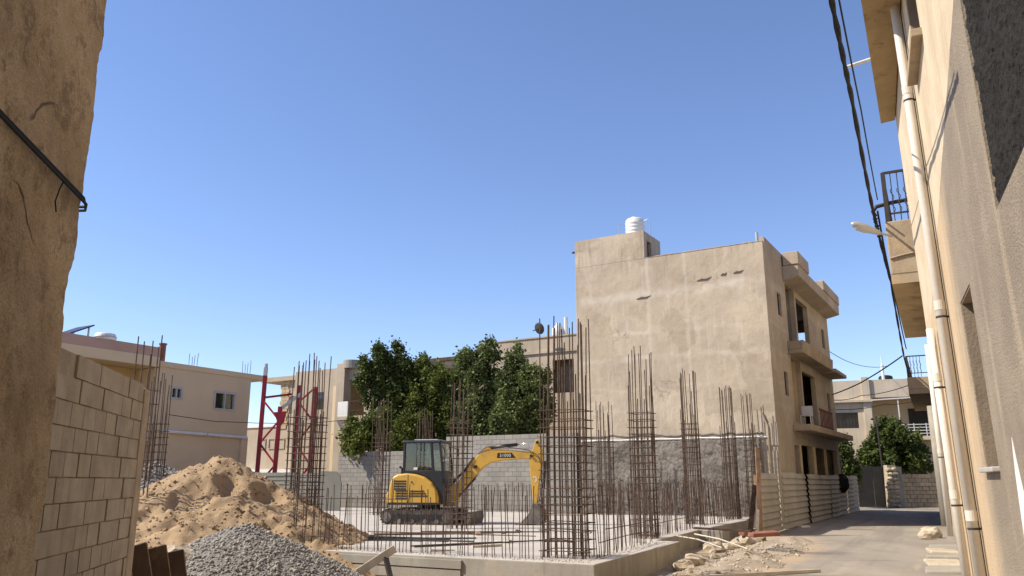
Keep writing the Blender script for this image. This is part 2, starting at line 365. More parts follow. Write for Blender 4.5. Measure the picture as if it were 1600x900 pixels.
# ------------------------------------------------------------------ the setting: ground, dirt, road
def grid(x0, x1, y0, y1, nx, ny, fn):
    xs = np.linspace(x0, x1, nx); ys = np.linspace(y0, y1, ny)
    V = np.array([(x, y, fn(x, y)) for y in ys for x in xs]); i = np.arange(nx - 1)[None, :] + np.arange(ny - 1)[:, None] * nx
    F = np.stack([i, i + 1, i + nx + 1, i + nx], -1).reshape(-1, 4); return V, F
m = MB(); m.box(-700, 700, -700, 900, -1.2, -.12)
tag(m.build('ground', C['dirt']), kind='structure')
V, F = grid(-24, 16, 6, 46, 160, 160, lambda x, y: -.05 + .05 * fbm(x, y, 0, .8) - .25 * max(0, min(1, (2.2 - abs(x - (1.2 + .46 * (y - 13)) + 1.2)) / 1.2)) * (1 if y < 20 else 0) * .4)
tag(put('dirt_yard', tri_mesh('dirt_yard', V, F, C['dirt'], True)), kind='structure')
# the road: left edge wanders, a vertex attribute fades it into dust
rows = []
for i in range(121):
    b = -8 + i * .465
    y = b
    xl = 7.6 + .567 * (y - 25.2) + (1.2 * max(0, min(1, (25 - y) / 6))); xr = 8.14 + .445 * (y - 14.95) if y < 15.8 else 8.5 + .5206 * (y - 15.77)
    xr += .1
    xl = min(xl, xr - 3.2)
    rows.append([(xl + (xr - xl) * k / 12, y, .02 + .015 * fbm(xl + (xr - xl) * k / 12, y, 3, .5)) for k in range(13)])
V = np.array([p for r in rows for p in r]); nx = 13
i = np.arange(nx - 1)[None, :] + np.arange(len(rows) - 1)[:, None] * nx
F = np.stack([i, i + 1, i + nx + 1, i + nx], -1).reshape(-1, 4)
me = tri_mesh('road', V, F, C['road'], True)
at = me.attributes.new('edge', 'FLOAT', 'POINT')
at.data.foreach_set('value', [max(0, 1.3 - k / 5.) * max(0, min(1, (27 - r[0][1]) / 3)) for r in rows for k in range(13)])
tag(put('road', me), kind='structure')
m = MB(); m.prism([(14.5, 47.2), (40, 41.5), (44, 51.5), (18.5, 58.5)], -.3, .012, 'z')
tag(m.build('cross_road', C['road']), kind='structure')

# ------------------------------------------------------------------ the foundation slab
ZT = .37
poly = [(-8.6, 18.55), (1.29, 13.14), (3.6, 17.95), (3.12, 18.2), (4.95, 22.05), (5.5, 21.78), (5.87, 22.55), (5.32, 22.82), (7.7, 27.3), (8.55, 29.75), (-8.6, 40.0), (-12.5, 33)]
m = MB(); m.prism(poly, -.25, ZT, 'z', 0)
slab = m.build('foundation_slab', [C['concrete'], C['slabside']])
for p in slab.data.polygons: p.material_index = 0 if p.normal.z > .5 else 1
bevel(slab, .02); tag(slab, kind='structure')
# spilled mortar crumbs along the slab edges
V = []; Fc = []
def rocks(n, place, size, squash=.7):
    """n jittered octahedra; place(i)->xyz arrays, size->(lo,hi)"""
    P = place(n); n = len(P); s = rng.uniform(size[0], size[1], n) * rng.choice([1, 1, 1, 1.5], n)
    base = np.array([(1, 0, 0), (-1, 0, 0), (0, 1, 0), (0, -1, 0), (0, 0, 1), (0, 0, -1)], float)
    j = base[None] * rng.uniform(.55, 1.2, (n, 6, 1)) + rng.normal(0, .16, (n, 6, 3)); j[:, :, 2] *= squash
    a = rng.uniform(0, 2 * PI, n); e = rng.uniform(-.6, .6, n)
    ca, sa, ce, se = np.cos(a), np.sin(a), np.cos(e), np.sin(e)
    x, y, z = j[..., 0], j[..., 1], j[..., 2]
    y, z = y * ce[:, None] - z * se[:, None], y * se[:, None] + z * ce[:, None]
    x, y = x * ca[:, None] - y * sa[:, None], x * sa[:, None] + y * ca[:, None]
    V = np.stack([x, y, z], -1) * s[:, None, None] + P[:, None, :]
    f = np.array([(0, 2, 4), (2, 1, 4), (1, 3, 4), (3, 0, 4), (2, 0, 5), (1, 2, 5), (3, 1, 5), (0, 3, 5)])
    F = (f[None] + (np.arange(n) * 6)[:, None, None]).reshape(-1, 3)
    return V.reshape(-1, 3), F
def edge_crumbs(n):
    t = rng.uniform(0, 1, n); s = rng.random(n) < .55; o = np.abs(rng.normal(0, .22, n))
    x = np.where(s, 1.1 - 8 * t, 1.2 + 2.1 * t); y = np.where(s, 13.3 + 4.37 * t, 13.35 + 4.4 * t)
    x = np.where(s, x + .48 * o, x - .88 * o); y = np.where(s, y + .88 * o, y + .48 * o)
    return np.stack([x, y, np.full(n, ZT + .004)], -1)
V, F = rocks(900, edge_crumbs, (.006, .022), .6)
tag(put('concrete_crumbs', tri_mesh('concrete_crumbs', V, F, C['concrete'])), kind='stuff')

# formwork boards on the front face of the slab
e = Vector((-.877, .48, 0)); nrm = Vector((-.48, -.877, 0))
fw = thing('formwork', 'grey formwork boards lining the front face of the concrete slab', 'formwork', (1.29 + e.x * 2.45, 13.14 + e.y * 2.45, 0), math.atan2(e.y, e.x))
for k, (z0, z1, off) in enumerate(((-.2, -.02, .05), (-.005, .165, .035), (.18, .325, .05))):
    m = MB(); m.box(0 if k != 2 else -.02, 2.6 + .1 * k, 0, off, z0, z1); bevel(m.build('plank', C['slabside'], fw), .006)
    # local y points away from the slab face (towards the camera) after this rotation

# ------------------------------------------------------------------ heaps
def heap(name, x0, x1, y0, y1, n, fn, material):
    V, F = grid(x0, x1, y0, y1, int((x1 - x0) / n), int((y1 - y0) / n), fn); return tri_mesh(name, V, F, material, True)
def cone(x, y, cx, cy, h, r, sx=1, sy=1, p=1.0):
    d = math.hypot((x - cx) / sx, (y - cy) / sy) / r
    return h * (1 - d ** p) if d < 1.4 else -h
def smax(a, b, k=.25):
    h = max(0, min(1, .5 + .5 * (a - b) / k)); return b + (a - b) * h + k * h * (1 - h)
def sand_h(x, y):
    h = smax(cone(x, y, -6.6, 18.4, 2.12, 3.95, 1, 1, 1.12), cone(x, y, -4.9, 17.5, 1.25, 2.15, 1, 1, 1.1))
    h = smax(h, cone(x, y, -3.75, 16.0, .55, 1.5, 1.0, .8), .2)
    h = smax(h, cone(x, y, -6.2, 15.7, .75, 2.4, 1.2, .9), .3)
    w = fbm(x, y, 1, 2.2, 4)
    h += .12 * w + .075 * abs(fbm(x + y * .6, y, 7, 4.5, 4)) + .03 * fbm(x, y, 5, 13, 3)
    for cx, cy, r, dd in ((-6.55, 16.85, .5, .4), (-5.95, 17.35, .42, .36), (-5.25, 17.6, .45, .36), (-7.1, 16.3, .35, .22)):   # slumped hollows dug by the bucket
        q = math.hypot(x - cx, (y - cy) * .75) / r
        if q < 1: h -= dd * (1 - q * q) ** .8
    return max(h, -.3)
sand = put('sand_pile', heap('sand_pile', -11.2, -1.6, 13.2, 22.8, .055, sand_h, C['sand']))
tag(sand, 'tall heap of tan sand slumping towards the concrete slab', 'sand pile')
def on(fn, cx, cy, r, keep=None):
    def place(n):
        a = rng.uniform(0, 2 * PI, n); q = np.sqrt(rng.uniform(0, 1, n)) * r
        x, y = cx + q * np.cos(a), cy + q * np.sin(a)
        P = np.array([(u, v, fn(u, v)) for u, v in zip(x, y)]); P = P[P[:, 2] > -.04]
        return P
    return place
V, F = rocks(5200, on(sand_h, -6.2, 16.9, 4.4), (.008, .045), .8)
tag(put('clods', tri_mesh('clods', V, F, C['sand']), sand), kind='stuff')
def g1(x, y):
    return max(-.2, smax(cone(x, y, -4.2, 13.1, .97, 2.1, 1, 1, 1.2), cone(x, y, -4.3, 12.2, .72, 1.7, 1.2, 1), .25) + .03 * fbm(x, y, 2, 3) + .02 * fbm(x, y, 3, 9))
g = put('gravel_pile', heap('gravel_pile', -6.6, -1.6, 10.4, 15.6, .08, g1, C['gravelbed'])); tag(g, 'grey gravel heap in front of the sand, its top below the slab', 'gravel pile')
V, F = rocks(20000, on(g1, -4.0, 12.9, 2.6), (.01, .034), .75)
tag(put('stones', tri_mesh('stones', V, F, C['gravel']), g), kind='stuff')
def g2(x, y): return max(-.2, smax(cone(x, y, -10.1, 23.2, 2.15, 3.9, 1, 1, 1.1), cone(x, y, -8.4, 24.2, 2.0, 3.3, 1, 1, 1.1), .4) + .05 * fbm(x, y, 2, 2))
g = put('gravel_pile', heap('gravel_pile', -14, -4.6, 19, 28, .12, g2, C['gravelbed'])); tag(g, 'grey gravel heap behind the sand, half hidden by the block wall', 'gravel pile')
V, F = rocks(9000, on(g2, -9.6, 22.6, 4.2), (.03, .06), .75)
tag(put('stones', tri_mesh('stones', V, F, C['gravel']), g), kind='stuff')
def rub(x, y):
    u = (x - 3.2) * .42 + (y - 15.2) * .907; w = (x - 3.2) * .907 - (y - 15.2) * .42      # along and across the slab edge
    prof = max(0, 1 - abs(w - .6 - .1 * u * .3) / 1.05); env = max(0, min(1, (u + 1.2) / 1.8)) * max(0, min(1, (11.2 - u) / 2.5))
    return -.06 + (.2 + .15 * fbm(x, y, 4, .9)) * prof * env + .05 * fbm(x, y, 6, 3) * prof + .015 * fbm(x, y, 8, 11)
rubo = put('rubble_mound', heap('rubble_mound', 1.6, 9.6, 12.8, 26.5, .07, rub, C['rubblemix'])); tag(rubo, 'low mound of pale earth and rubble between the slab and the road', 'rubble mound')
V, F = rocks(2600, on(rub, 4.6, 18.2, 4.6), (.012, .045), .7)
tag(put('rubble_chips', tri_mesh('rubble_chips', V, F, C['rock']), rubo), kind='stuff')
def boulder(seed, r, squash=.7):
    import bmesh
    b = bmesh.new(); bmesh.ops.create_icosphere(b, subdivisions=2, radius=1)
    for v in b.verts:
        k = 1 + .55 * mnoise.noise(v.co * 1.3 + Vector((seed * 3.1, seed, 0))) + .2 * mnoise.noise(v.co * 3.5 + Vector((seed, 0, 0)))
        v.co = Vector((v.co.x * k * 1.2, v.co.y * k * .9, v.co.z * k * squash)) * r
    me = bpy.data.meshes.new('stone'); b.to_mesh(me); b.free(); me.materials.append(C['rock']); return me
for k, (x, y, r) in enumerate(((3.35, 16.3, .2), (3.7, 17.3, .24), (4.0, 17.9, .17), (4.9, 20.4, .26), (5.35, 21.0, .2), (5.7, 21.5, .22), (6.3, 22.6, .3), (6.75, 23.3, .26), (4.5, 18.7, .12), (5.0, 19.2, .1), (2.6, 14.6, .11), (3.2, 15.3, .09), (6.9, 24.3, .22))):
    o = put('stone', boulder(k, r), None, (x, y, rub(x, y) + r * .25)); o.rotation_euler = (0, 0, k * 1.3)
    tag(o, ('large' if r > .23 else 'small' if r < .15 else 'middle-sized') + ' pale broken stone on the rubble mound ' + ('near the slab corner' if y < 17 else 'by the slab notch' if y < 19.5 else 'below the slab pier' if y < 22 else 'at the foot of the timber post'), 'stone', 'pale stones on the rubble mound')
m = MB(); m.box(-.42, .42, -.17, .17, 0, .11); o = m.build('clay_slab', C['redtile']); bevel(o, .02); o.location = (6.9, 22.9, .16); o.rotation_euler = (.06, -.04, .25)
tag(o, 'broken reddish clay slab lying flat in front of the fence end', 'clay slab')
m = MB(); m.box(-.13, .13, -.08, .08, 0, .12); o = m.build('brick', C['redtile']); bevel(o, .012); o.location = (6.2, 22.45, .2); o.rotation_euler = (.3, .1, .9)
tag(o, 'small reddish broken brick on the rubble left of the clay slab', 'brick')
for k, (a, b, lab) in enumerate((((4.0, 18.3, .5), (4.75, 16.9, .3), 'thin pale stick reaching from the slab notch down to the rubble'), ((3.55, 18.0, .48), (4.3, 17.2, .3), 'short pale stick crossing the longer stick at the slab notch'))):
    m = MB(); m.tube([a, Vector(a).lerp(Vector(b), .5) + Vector((0, .05, .04)), b], .018, 5); tag(m.build('stick', C['woodpale']), lab, 'stick')
m = MB(); m.bar((2.4, 14.0, .05), (5.6, 15.35, .05), .05); tag(m.build('timber_strip', C['woodpale']), 'thin timber strip lying on the dirt beside the road', 'timber')
m = MB(); m.bar((4.7, 21.5, .45), (5.9, 20.6, .42), .14, .05); tag(m.build('board', C['wooddark']), 'dark board lying across the slab pier', 'board')

# loose boards by the formwork
m = MB(); m.bar((-2.62, 14.35, .12), (-2.02, 14.5, .5), .045, .13); tag(m.build('plank', C['woodpale']), 'short pale plank leaning on the front edge of the slab', 'plank')
m = MB(); m.bar((-2.2, 14.52, .42), (-2.02, 14.2, -.02), .08, .06); tag(m.build('stake', C['iron']), 'dark stake propping the pale plank at the slab edge', 'stake')

# boards leaning at the end of the block wall
bx = 0
for k, (x, y, w, h, tilt, mt, lab) in enumerate((
        (-4.62, 10.35, .22, 1.06, -.3, 'wooddark', 'dark stained board leaning on the block wall end, nearest the wall'),
        (-4.50, 10.6, .22, .97, -.27, 'wooddark', 'dark brown plywood board leaning second from the block wall'),
        (-4.36, 10.8, .22, .92, -.24, 'wooddark', 'brown plywood board with a pale edge, third from the block wall'),
        (-4.24, 11.0, .2, .84, -.2, 'wooddark', 'outermost leaning plywood board beside the gravel heap'))):
    m = MB(); m.box(-w / 2, w / 2, -.02, .02, -.1, h, 0); m.box(w / 2, w / 2 + .012, -.021, .021, -.1, h + .005, 1); m.box(-w / 2, w / 2, -.0205, .0205, h, h + .012, 0)
    o = m.build('leaning_board', [C[mt], C['edgepale']]); o.location = (x, y, -.07); o.rotation_euler = (.12, tilt, .75 - .12 * k)
    tag(o, lab, 'board')
o = put('concrete_lump', boulder(91, .2, .45), None, (-4.72, 12.0, g1(-4.72, 12.0) + .04)); o.rotation_euler = (.4, .2, .6)
tag(o, 'flat pale concrete lump between the boards and the sand', 'concrete lump')

# ------------------------------------------------------------------ reinforcement
def rod_mesh(name, r, n=5):
    a, b = random.uniform(-.016, .016), random.uniform(-.016, .016)
    return MB().tube([(0, 0, 0), (a * .8, b * .6, .28), (a, b, .52), (a * .5, b * .7, .78), (-a * .4, 0, 1)], r, n).mesh(name, C['rust'])
class Rods(dict):
    def __missing__(s, r): s[r] = [rod_mesh('bar', r) for _ in range(6)]; return dict.__getitem__(s, r)
class Pick:
    def __init__(s): s.d = Rods()
    def __getitem__(s, r): return random.choice(s.d[r])
ROD = Pick()
def ring_mesh(wx, wy, r=.008):
    m = MB(); hx, hy = wx / 2 + .016, wy / 2 + .016
    for p, q in (((-hx - .05, -hy), (hx + .03, -hy)), ((hx, -hy - .03), (hx, hy + .03)), ((hx + .03, hy), (-hx - .03, hy)), ((-hx, hy + .03), (-hx, -hy - .04))):
        m.tube([(*p, 0), (*q, 0)], r, 4)
    return m.mesh('stirrup', C['rust'])
def cage(label, x, y, az, wx, wy, H, nx, ny, zs0, zs1, dz, r=.014, lap=1.3, zb=ZT, jit=.03, grp='column reinforcement cages on the slab', seed=0):
    R = random.Random(seed * 17 + 3)
    t = thing('rebar_cage', label, 'rebar cage', (x, y, zb), -rad(az), grp)
    pts = []
    for k in range(nx):
        u = -wx / 2 + wx * k / (nx - 1); pts += [(u, -wy / 2), (u, wy / 2)]
    for k in range(1, ny - 1):
        v = -wy / 2 + wy * k / (ny - 1); pts += [(-wx / 2, v), (wx / 2, v)]
    for u, v in pts:
        o = put('bar', ROD[r], t, (u + R.uniform(-.012, .012), v, -.05)); h = H * R.choice((R.uniform(.95, 1.0), R.uniform(.95, 1.0), R.uniform(.85, .96)))
        o.scale = (1, 1, h); o.rotation_euler = (R.gauss(0, jit / H), R.gauss(0, jit / H), 0)
        if lap and R.random() < .6:
            o = put('bar', ROD[r], t, (u + R.choice((-1, 1)) * .035, v, -.05)); o.scale = (1, 1, H * R.uniform(.6, .78)); o.rotation_euler = (R.gauss(0, .006), R.gauss(0, .006), 0)
    me = ring_mesh(wx, wy); z = zs0
    while z < zs1:
        o = put('stirrup', me, t, (0, 0, z)); o.rotation_euler = (R.gauss(0, .012), R.gauss(0, .012), R.gauss(0, .01)); z += dz * R.uniform(.85, 1.15)
    return t
cage('large dense rebar cage at the front corner of the slab', .96, 14.35, 29, .72, .5, 4.25, 7, 4, .12, 2.5, .145, .0115, seed=1)
cage('tall slim rebar cage second along the right slab edge', 3.05, 18.95, 27, .45, .45, 4.5, 4, 4, .1, 2.9, .16, .0115, seed=2)
cage('rebar cage third along the right slab edge, beyond the notch', 5.45, 24.9, 27, .4, .3, 4.7, 4, 4, .1, 3.0, .17, .0135, seed=3)
cage('rebar cage fourth along the right slab edge, near the fence end', 7.45, 28.0, 27, .36, .28, 4.55, 4, 3, .1, 3.0, .18, .0135, seed=4)
cage('farthest rebar cage on the right, against the grey rendered wall', 8.75, 30.0, 27, .32, .28, 4.6, 3, 3, .1, 2.9, .18, .0135, seed=5)
cage('slim rebar cage in front of the grey render, left of the tall slim cage', 3.6, 31.6, 30, .52, .42, 4.4, 4, 3, .1, 2.75, .2, .014, seed=6)
cage('rebar cage behind the excavator cab roof', -3.7, 34.4, 30, .5, .42, 4.4, 4, 3, .1, 2.8, .2, .014, seed=7)
cage('rebar cage standing in front of the excavator boom', -1.42, 22.6, 30, .46, .44, 4.15, 4, 3, .1, 2.95, .16, .0115, seed=8)
cage('rebar cage between the trees and the excavator counterweight', -5.0, 31.2, 30, .5, .42, 4.5, 4, 3, .1, 2.95, .17, .014, seed=9)
cage('large rebar cage rising behind the sand pile, in front of the red mast', -4.68, 18.6, 30, .62, .5, 4.2, 6, 4, .12, 2.75, .17, .012, seed=10)
cage('rebar cage rising from the far gravel heap beside the block wall', -9.85, 22.4, 30, .5, .42, 4.45, 4, 3, .3, 2.95, .19, .014, zb=.3, seed=11)
cage('tall bare rebar bundle standing up behind the block wall', -7.7, 16.9, 30, .32, .3, 4.75, 3, 2, 3.2, 3.6, .3, .014, lap=0, zb=0, seed=12)
def starter(label, p, q, n, h, r=.0095, seed=0, ties=(), gap=()):
    R = random.Random(seed); p, q = Vector((*p, 0)), Vector((*q, 0)); d = q - p
    t = thing('starter_bar_row', label, 'starter bars', (p.x, p.y, ZT - .05), math.atan2(d.y, d.x), 'rows of starter bars cast in the slab edge'); L = d.length
    for k in range(n):
        u = L * (k + R.uniform(-.28, .28)) / n
        if any(a < u / L < b for a, b in gap): continue
        o = put('bar', ROD[r], t, (u, R.choice((0, 0, .0, .18)) + R.uniform(-.02, .02), 0)); o.scale = (1, 1, h * R.choice((R.uniform(.92, 1.04), R.uniform(.92, 1.04), R.uniform(.78, 1.1))) + .05)
        o.rotation_euler = (R.gauss(0, .03), R.gauss(0, .03), R.uniform(0, 6))
    for z, a, b in ties:
        m = MB(); m.tube([(L * a, -.02, z), (L * (a + b) / 2, -.025, z + R.uniform(-.02, .02)), (L * b, -.02, z + R.uniform(-.03, .03))], .008, 4); m.build('tie_bar', C['rust'], t)
starter('front row of rusty starter bars left of the corner cage', (-6.6, 17.72), (.55, 13.85), 104, 1.2, .008, seed=3, ties=((.98, .3, .62), (.4, .55, .98), (.28, .3, .5)), gap=((-1, .3),))
starter('rusty starter bars along the right slab edge up to the notch', (1.45, 14.15), (3.05, 18.0), 40, 1.22, .008, seed=4, ties=((.3, 0, .9), (.5, .1, 1)))
starter('rusty starter bars between the notch and the pier', (3.2, 19.0), (5.0, 22.9), 40, 1.25, .009, seed=5, ties=((.35, 0, 1),))
starter('rusty starter bars from the pier to the fence end', (5.3, 23.5), (8.3, 29.4), 46, 1.25, .0115, seed=6, ties=((.4, 0, 1), (1.1, .2, .8)))
starter('far row of starter bars in front of the grey rendered wall', (2.6, 32.4), (8.3, 29.1), 62, 1.25, .0115, seed=7, ties=((1.22, .1, .9), (.5, 0, 1)))
starter('starter bars along the foot of the grey block wall', (-6.8, 37.6), (1.5, 33.1), 50, 1.15, .0115, seed=9)
RD = random.Random(31)
for k in range(16):
    a, b = RD.uniform(.5, 8), RD.uniform(.6, 8); x, y = 1.1 - a * .86 + b * .42, 13.5 + a * .47 + b * .88
    if -4.2 < x < .4 and 23.6 < y < 26.6: continue
    L = RD.uniform(.2, .9); w = RD.uniform(.04, .12); m = MB(); m.box(-L / 2, L / 2, -w / 2, w / 2, 0, RD.uniform(.02, .05)); o = m.build('timber_scrap', C[RD.choice(('woodpale', 'wood', 'wooddark'))])
    o.location = (x, y, ZT + .004); o.rotation_euler = (0, RD.gauss(0, .02), RD.uniform(0, 3)); tag(o, ('long' if L > .6 else 'short') + (' wide' if w > .085 else ' narrow') + ' timber offcut on the slab ' + ('near the right edge bars' if a < 3 else 'behind the front row of bars' if b < 3 else 'in front of the excavator' if y < 24 else 'by the grey block wall'), 'timber', 'timber offcuts on the slab')
# loose bars and hoses lying on the slab
def lying(name, label, cat, lines, r, mt):
    m = MB()
    for L in lines: m.tube([(x, y, ZT + r + .004 + (z if len(q) else 0)) for (x, y, z), q in [(p, (1,)) for p in L]], r, 5)
    tag(m.build(name, C[mt]), label, cat)
for k, (yy, lab) in enumerate(((0, 'bundle of bent black hose lying on the slab near the starter bars'), (.9, 'second bent black hose lying on the slab behind the first'))):
    lying('hose', lab, 'hose', [[(-4.4 + .25 * j + u * (2.5 + .3 * j), 17.6 + yy + .45 * sin(u * (2.6 + .5 * j) + k + .4 * j) + j * .28, 0) for u in np.linspace(0, 1, 16)] for j in range(3)], .015, 'cable')
lying('long_bar', 'long rusty bar lying on the slab in front of the excavator', 'rebar', [[(-1.9, 16.3, 0), (-.9, 16.9, .0), (.4, 17.6, .02), (1.2, 18.0, 0)], [(-2.0, 16.5, 0), (-.9, 17.2, .0), (.3, 17.8, 0)]], .014, 'iron')
lying('loose_bars', 'loose rusty bars lying on the slab behind the starter bars', 'rebar', [[(-3.8 + .5 * j, 19.6 + .5 * j, 0), (-1.2 + .7 * j, 20.2 + .25 * j, 0)] for j in range(4)], .014, 'rust')

# ------------------------------------------------------------------ the excavator (local +x = forward, near side = -y)
ex = thing('mini_excavator', 'yellow mini excavator with a black cab parked on the slab, bucket lowered', 'excavator', (-2.42, 25.2, ZT), -rad(13))
def P_(m, n, mt, par=None, bw=0, smooth=False):
    o = m.build(n, mt if isinstance(mt, list) else C[mt], ex if par is None else par, smooth)
    if bw: bevel(o, bw)
    return o
def track(y0, y1):
    L0, L1, r, zc = -1.15, .72, .2, .215
    prof = [(L1 + (r) * sin(a), zc + r * cos(a)) for a in np.linspace(0, PI, 9)] + [(L0 - r * sin(a), zc - r * cos(a)) for a in np.linspace(0, PI, 9)]
    m = MB(); m.prism(prof, y0, y1, 'y'); tr = P_(m, 'track', 'rubber')
    # tread blocks round the loop
    m = MB(); per = []
    n = len(prof)
    for i in range(n):
        a, b = Vector((*prof[i], 0)), Vector((*prof[(i + 1) % n], 0)); k = max(1, int((b - a).length / .1))
        for j in range(k): per.append((a.lerp(b, j / k), (b - a).normalized()))
    for p, d in per:
        nn = Vector((-d.y, d.x, 0)); c = p + nn * .015
        m.bar((c.x, y0 + .01, c.y), (c.x, y1 - .01, c.y), .035, .05)
    m.build('tread', C['rubber'], tr)
    side = y0 if y0 < 0 else y1
    s = -1 if y0 < 0 else 1
    for cx, rr, nm in ((L0, .14, 'idler_wheel'), (L1, .15, 'drive_sprocket')):
        m = MB(); m.tube([(cx, side - s * .02, zc), (cx, side + s * .03, zc)], rr, 16); m.tube([(cx, side + s * .02, zc), (cx, side + s * .05, zc)], rr * .45, 12); m.build(nm, C['steelgrey'], tr)
    for cx in (-.75, -.35, .05, .4):
        m = MB(); m.tube([(cx, side - s * .01, .1), (cx, side + s * .025, .1)], .065, 12); m.build('roller', C['steelgrey'], tr)
    m = MB(); m.prism([(L0 + .1, .16), (L1 - .12, .16), (L1 - .16, .29), (L0 + .16, .29)], side - .0 * s, side + .022 * s, 'y'); m.build('track_frame', C['black'], tr)
track(-.78, -.48); track(.48, .78)
m = MB(); m.box(-.5, .35, -.5, .5, .2, .42); m.tube([(-.1, 0, .4), (-.1, 0, .56)], .34, 20); P_(m, 'undercarriage', 'black', bw=.02)
m = MB(); m.prism([(1.28, .0), (1.36, .0), (1.41, .18), (1.39, .37), (1.33, .37), (1.33, .18)], -.8, .8, 'y'); P_(m, 'dozer_blade', 'steelgrey')
m = MB()
for s in (-1, 1): m.bar((.25, s * .36, .26), (1.33, s * .42, .17), .1, .12)
m.bar((.35, 0, .38), (1.3, 0, .26), .1); P_(m, 'blade_arm', 'steelgrey')
# engine housing: rounded yellow cover
prof = [(-1.12, .56), (.36, .56), (.41, .62), (.41, .78), (.34, 1.0), (.2, 1.2), (-.02, 1.36), (-.3, 1.45), (-.6, 1.48), (-.88, 1.45), (-1.02, 1.38), (-1.1, 1.24), (-1.15, 1.0), (-1.16, .75)]
m = MB(); m.prism(prof, -.74, .74, 'y'); hood = P_(m, 'engine_cover', 'yellow', bw=.06); hood.modifiers['bevel'].segments = 4
m = MB(); m.prism([(-1.24, .6), (-1.05, .57), (-1.05, .98), (-1.2, .95), (-1.26, .85)], -.66, .66, 'y'); P_(m, 'counterweight', 'yellow', bw=.04)
for z0, n, xs, dx in ((1.0, 4, -.97, .38), (.72, 4, -.92, .36)):
    for k in range(n):
        m = MB(); m.box(xs, xs + dx, -.748, -.735, z0 + k * .075, z0 + k * .075 + .042); m.build('grille_slot', C['black'], hood)
for k in range(3):
    m = MB(); m.box(-.5 + .02 * k, .08 - .05 * k, -.748, -.735, .8 + k * .07, .8 + k * .07 + .035); m.build('grille_slot', C['black'], hood)
m = MB(); m.box(-.545, -.535, -.746, -.735, .6, 1.44); m.build('panel_seam', C['black'], hood)
m = MB(); m.tube([(-.42, -.76, 1.22), (-.42, -.735, 1.22)], .025, 10); m.build('latch', C['black'], hood)
# cab
cab = thing('cab', None, None); cab.parent = ex
cab.location = (0, 0, 0)
X0, X1, X2, Y0, Y1 = -.76, .2, .42, -.62, .42
def cb(n, m, mt, bw=.015):
    o = m.build(n, C[mt], cab)
    if bw: bevel(o, bw)
    return o
m = MB(); m.prism([(X0, 1.42), (X0 + .1, 1.48), (-.3, 1.475), (-.02, 1.38), (.2, 1.22), (.36, 1.0), (.44, .62), (.56, .62), (.6, 1.0), (.5, 1.56), (X0, 1.56)], Y0, Y1, 'y'); cb('cab_base', m, 'black')
m = MB(); m.box(X0 - .02, .44, Y0 - .02, Y1 + .02, 2.36, 2.45); cb('roof', m, 'black', .03)
m = MB(); m.box(-.45, .3, Y0 + .12, Y1 - .12, 2.45, 2.485); cb('roof_hatch', m, 'galv', .015)
for (xa, za, xb, zb) in ((X0 + .035, 1.5, X0 + .035, 2.4), (.2, 1.5, .12, 2.4)):
    for y in (Y0 + .035, Y1 - .035):
        m = MB(); m.bar((xa, y, za), (xb, y, zb), .075); cb('pillar', m, 'black', .01)
for y in (Y0 + .03, Y1 - .03):
    m = MB(); m.bar((.55, y, 1.0), (.39, y, 2.4), .06); cb('front_pillar', m, 'black', .01)
m = MB(); m.box(X0 + .07, .16, Y0 + .025, Y0 + .032, 1.56, 2.37); cb('side_window', m, 'cabglass', 0)
m = MB(); m.box(X0 + .07, .16, Y1 - .032, Y1 - .025, 1.56, 2.37); cb('side_window', m, 'cabglass', 0)
m = MB(); m.box(X0 + .02, X0 + .027, Y0 + .07, Y1 - .07, 1.56, 2.37); cb('rear_window', m, 'cabglass', 0)
m = MB(); m.add([(.53, Y0 + .06, 1.3), (.53, Y1 - .06, 1.3), (.4, Y1 - .06, 2.36), (.4, Y0 + .06, 2.36)], [(0, 1, 2, 3)]); m.build('windscreen', C['cabglass'], cab, fix=False)
m = MB(); m.add([(.22, Y0 + .03, 1.3), (.5, Y0 + .03, 1.3), (.38, Y0 + .03, 2.36), (.15, Y0 + .03, 2.36)], [(0, 1, 2, 3)]); m.build('front_side_window', C['cabglass'], cab, fix=False)
m = MB(); m.box(-.55, -.1, -.32, .18, 1.5, 1.66); m.prism([(-.55, 1.64), (-.44, 1.64), (-.5, 2.02), (-.6, 2.02)], -.3, .16, 'y'); cb('seat', m, 'blue', .05)
m = MB(); m.lathe([(.05, 1.6), (.09, 1.66), (.1, 1.74), (.06, 1.8)], 10, c=(-.62, -.4)); m.tube([(-.1, -.5, 1.5), (-.1, -.5, 1.78)], .02, 6); cb('control_console', m, 'yellow', 0)
m = MB(); m.box(-.42, -.3, Y0 + .016, Y0 + .022, 1.58, 1.65); cb('sticker', m, 'white', 0)
m = MB(); m.tube([(.44, Y0 - .02, 2.3), (.56, Y0 - .05, 2.2), (.57, Y0 - .05, 1.5), (.5, Y0 - .02, 1.3)], .014, 6); cb('grab_rail', m, 'black', 0)
m = MB(); m.tube([(.42, Y1, 2.3), (.62, Y1 + .12, 2.2)], .012, 6); m.box(.6, .63, Y1 + .02, Y1 + .2, 2.0, 2.24); cb('mirror', m, 'black', 0)
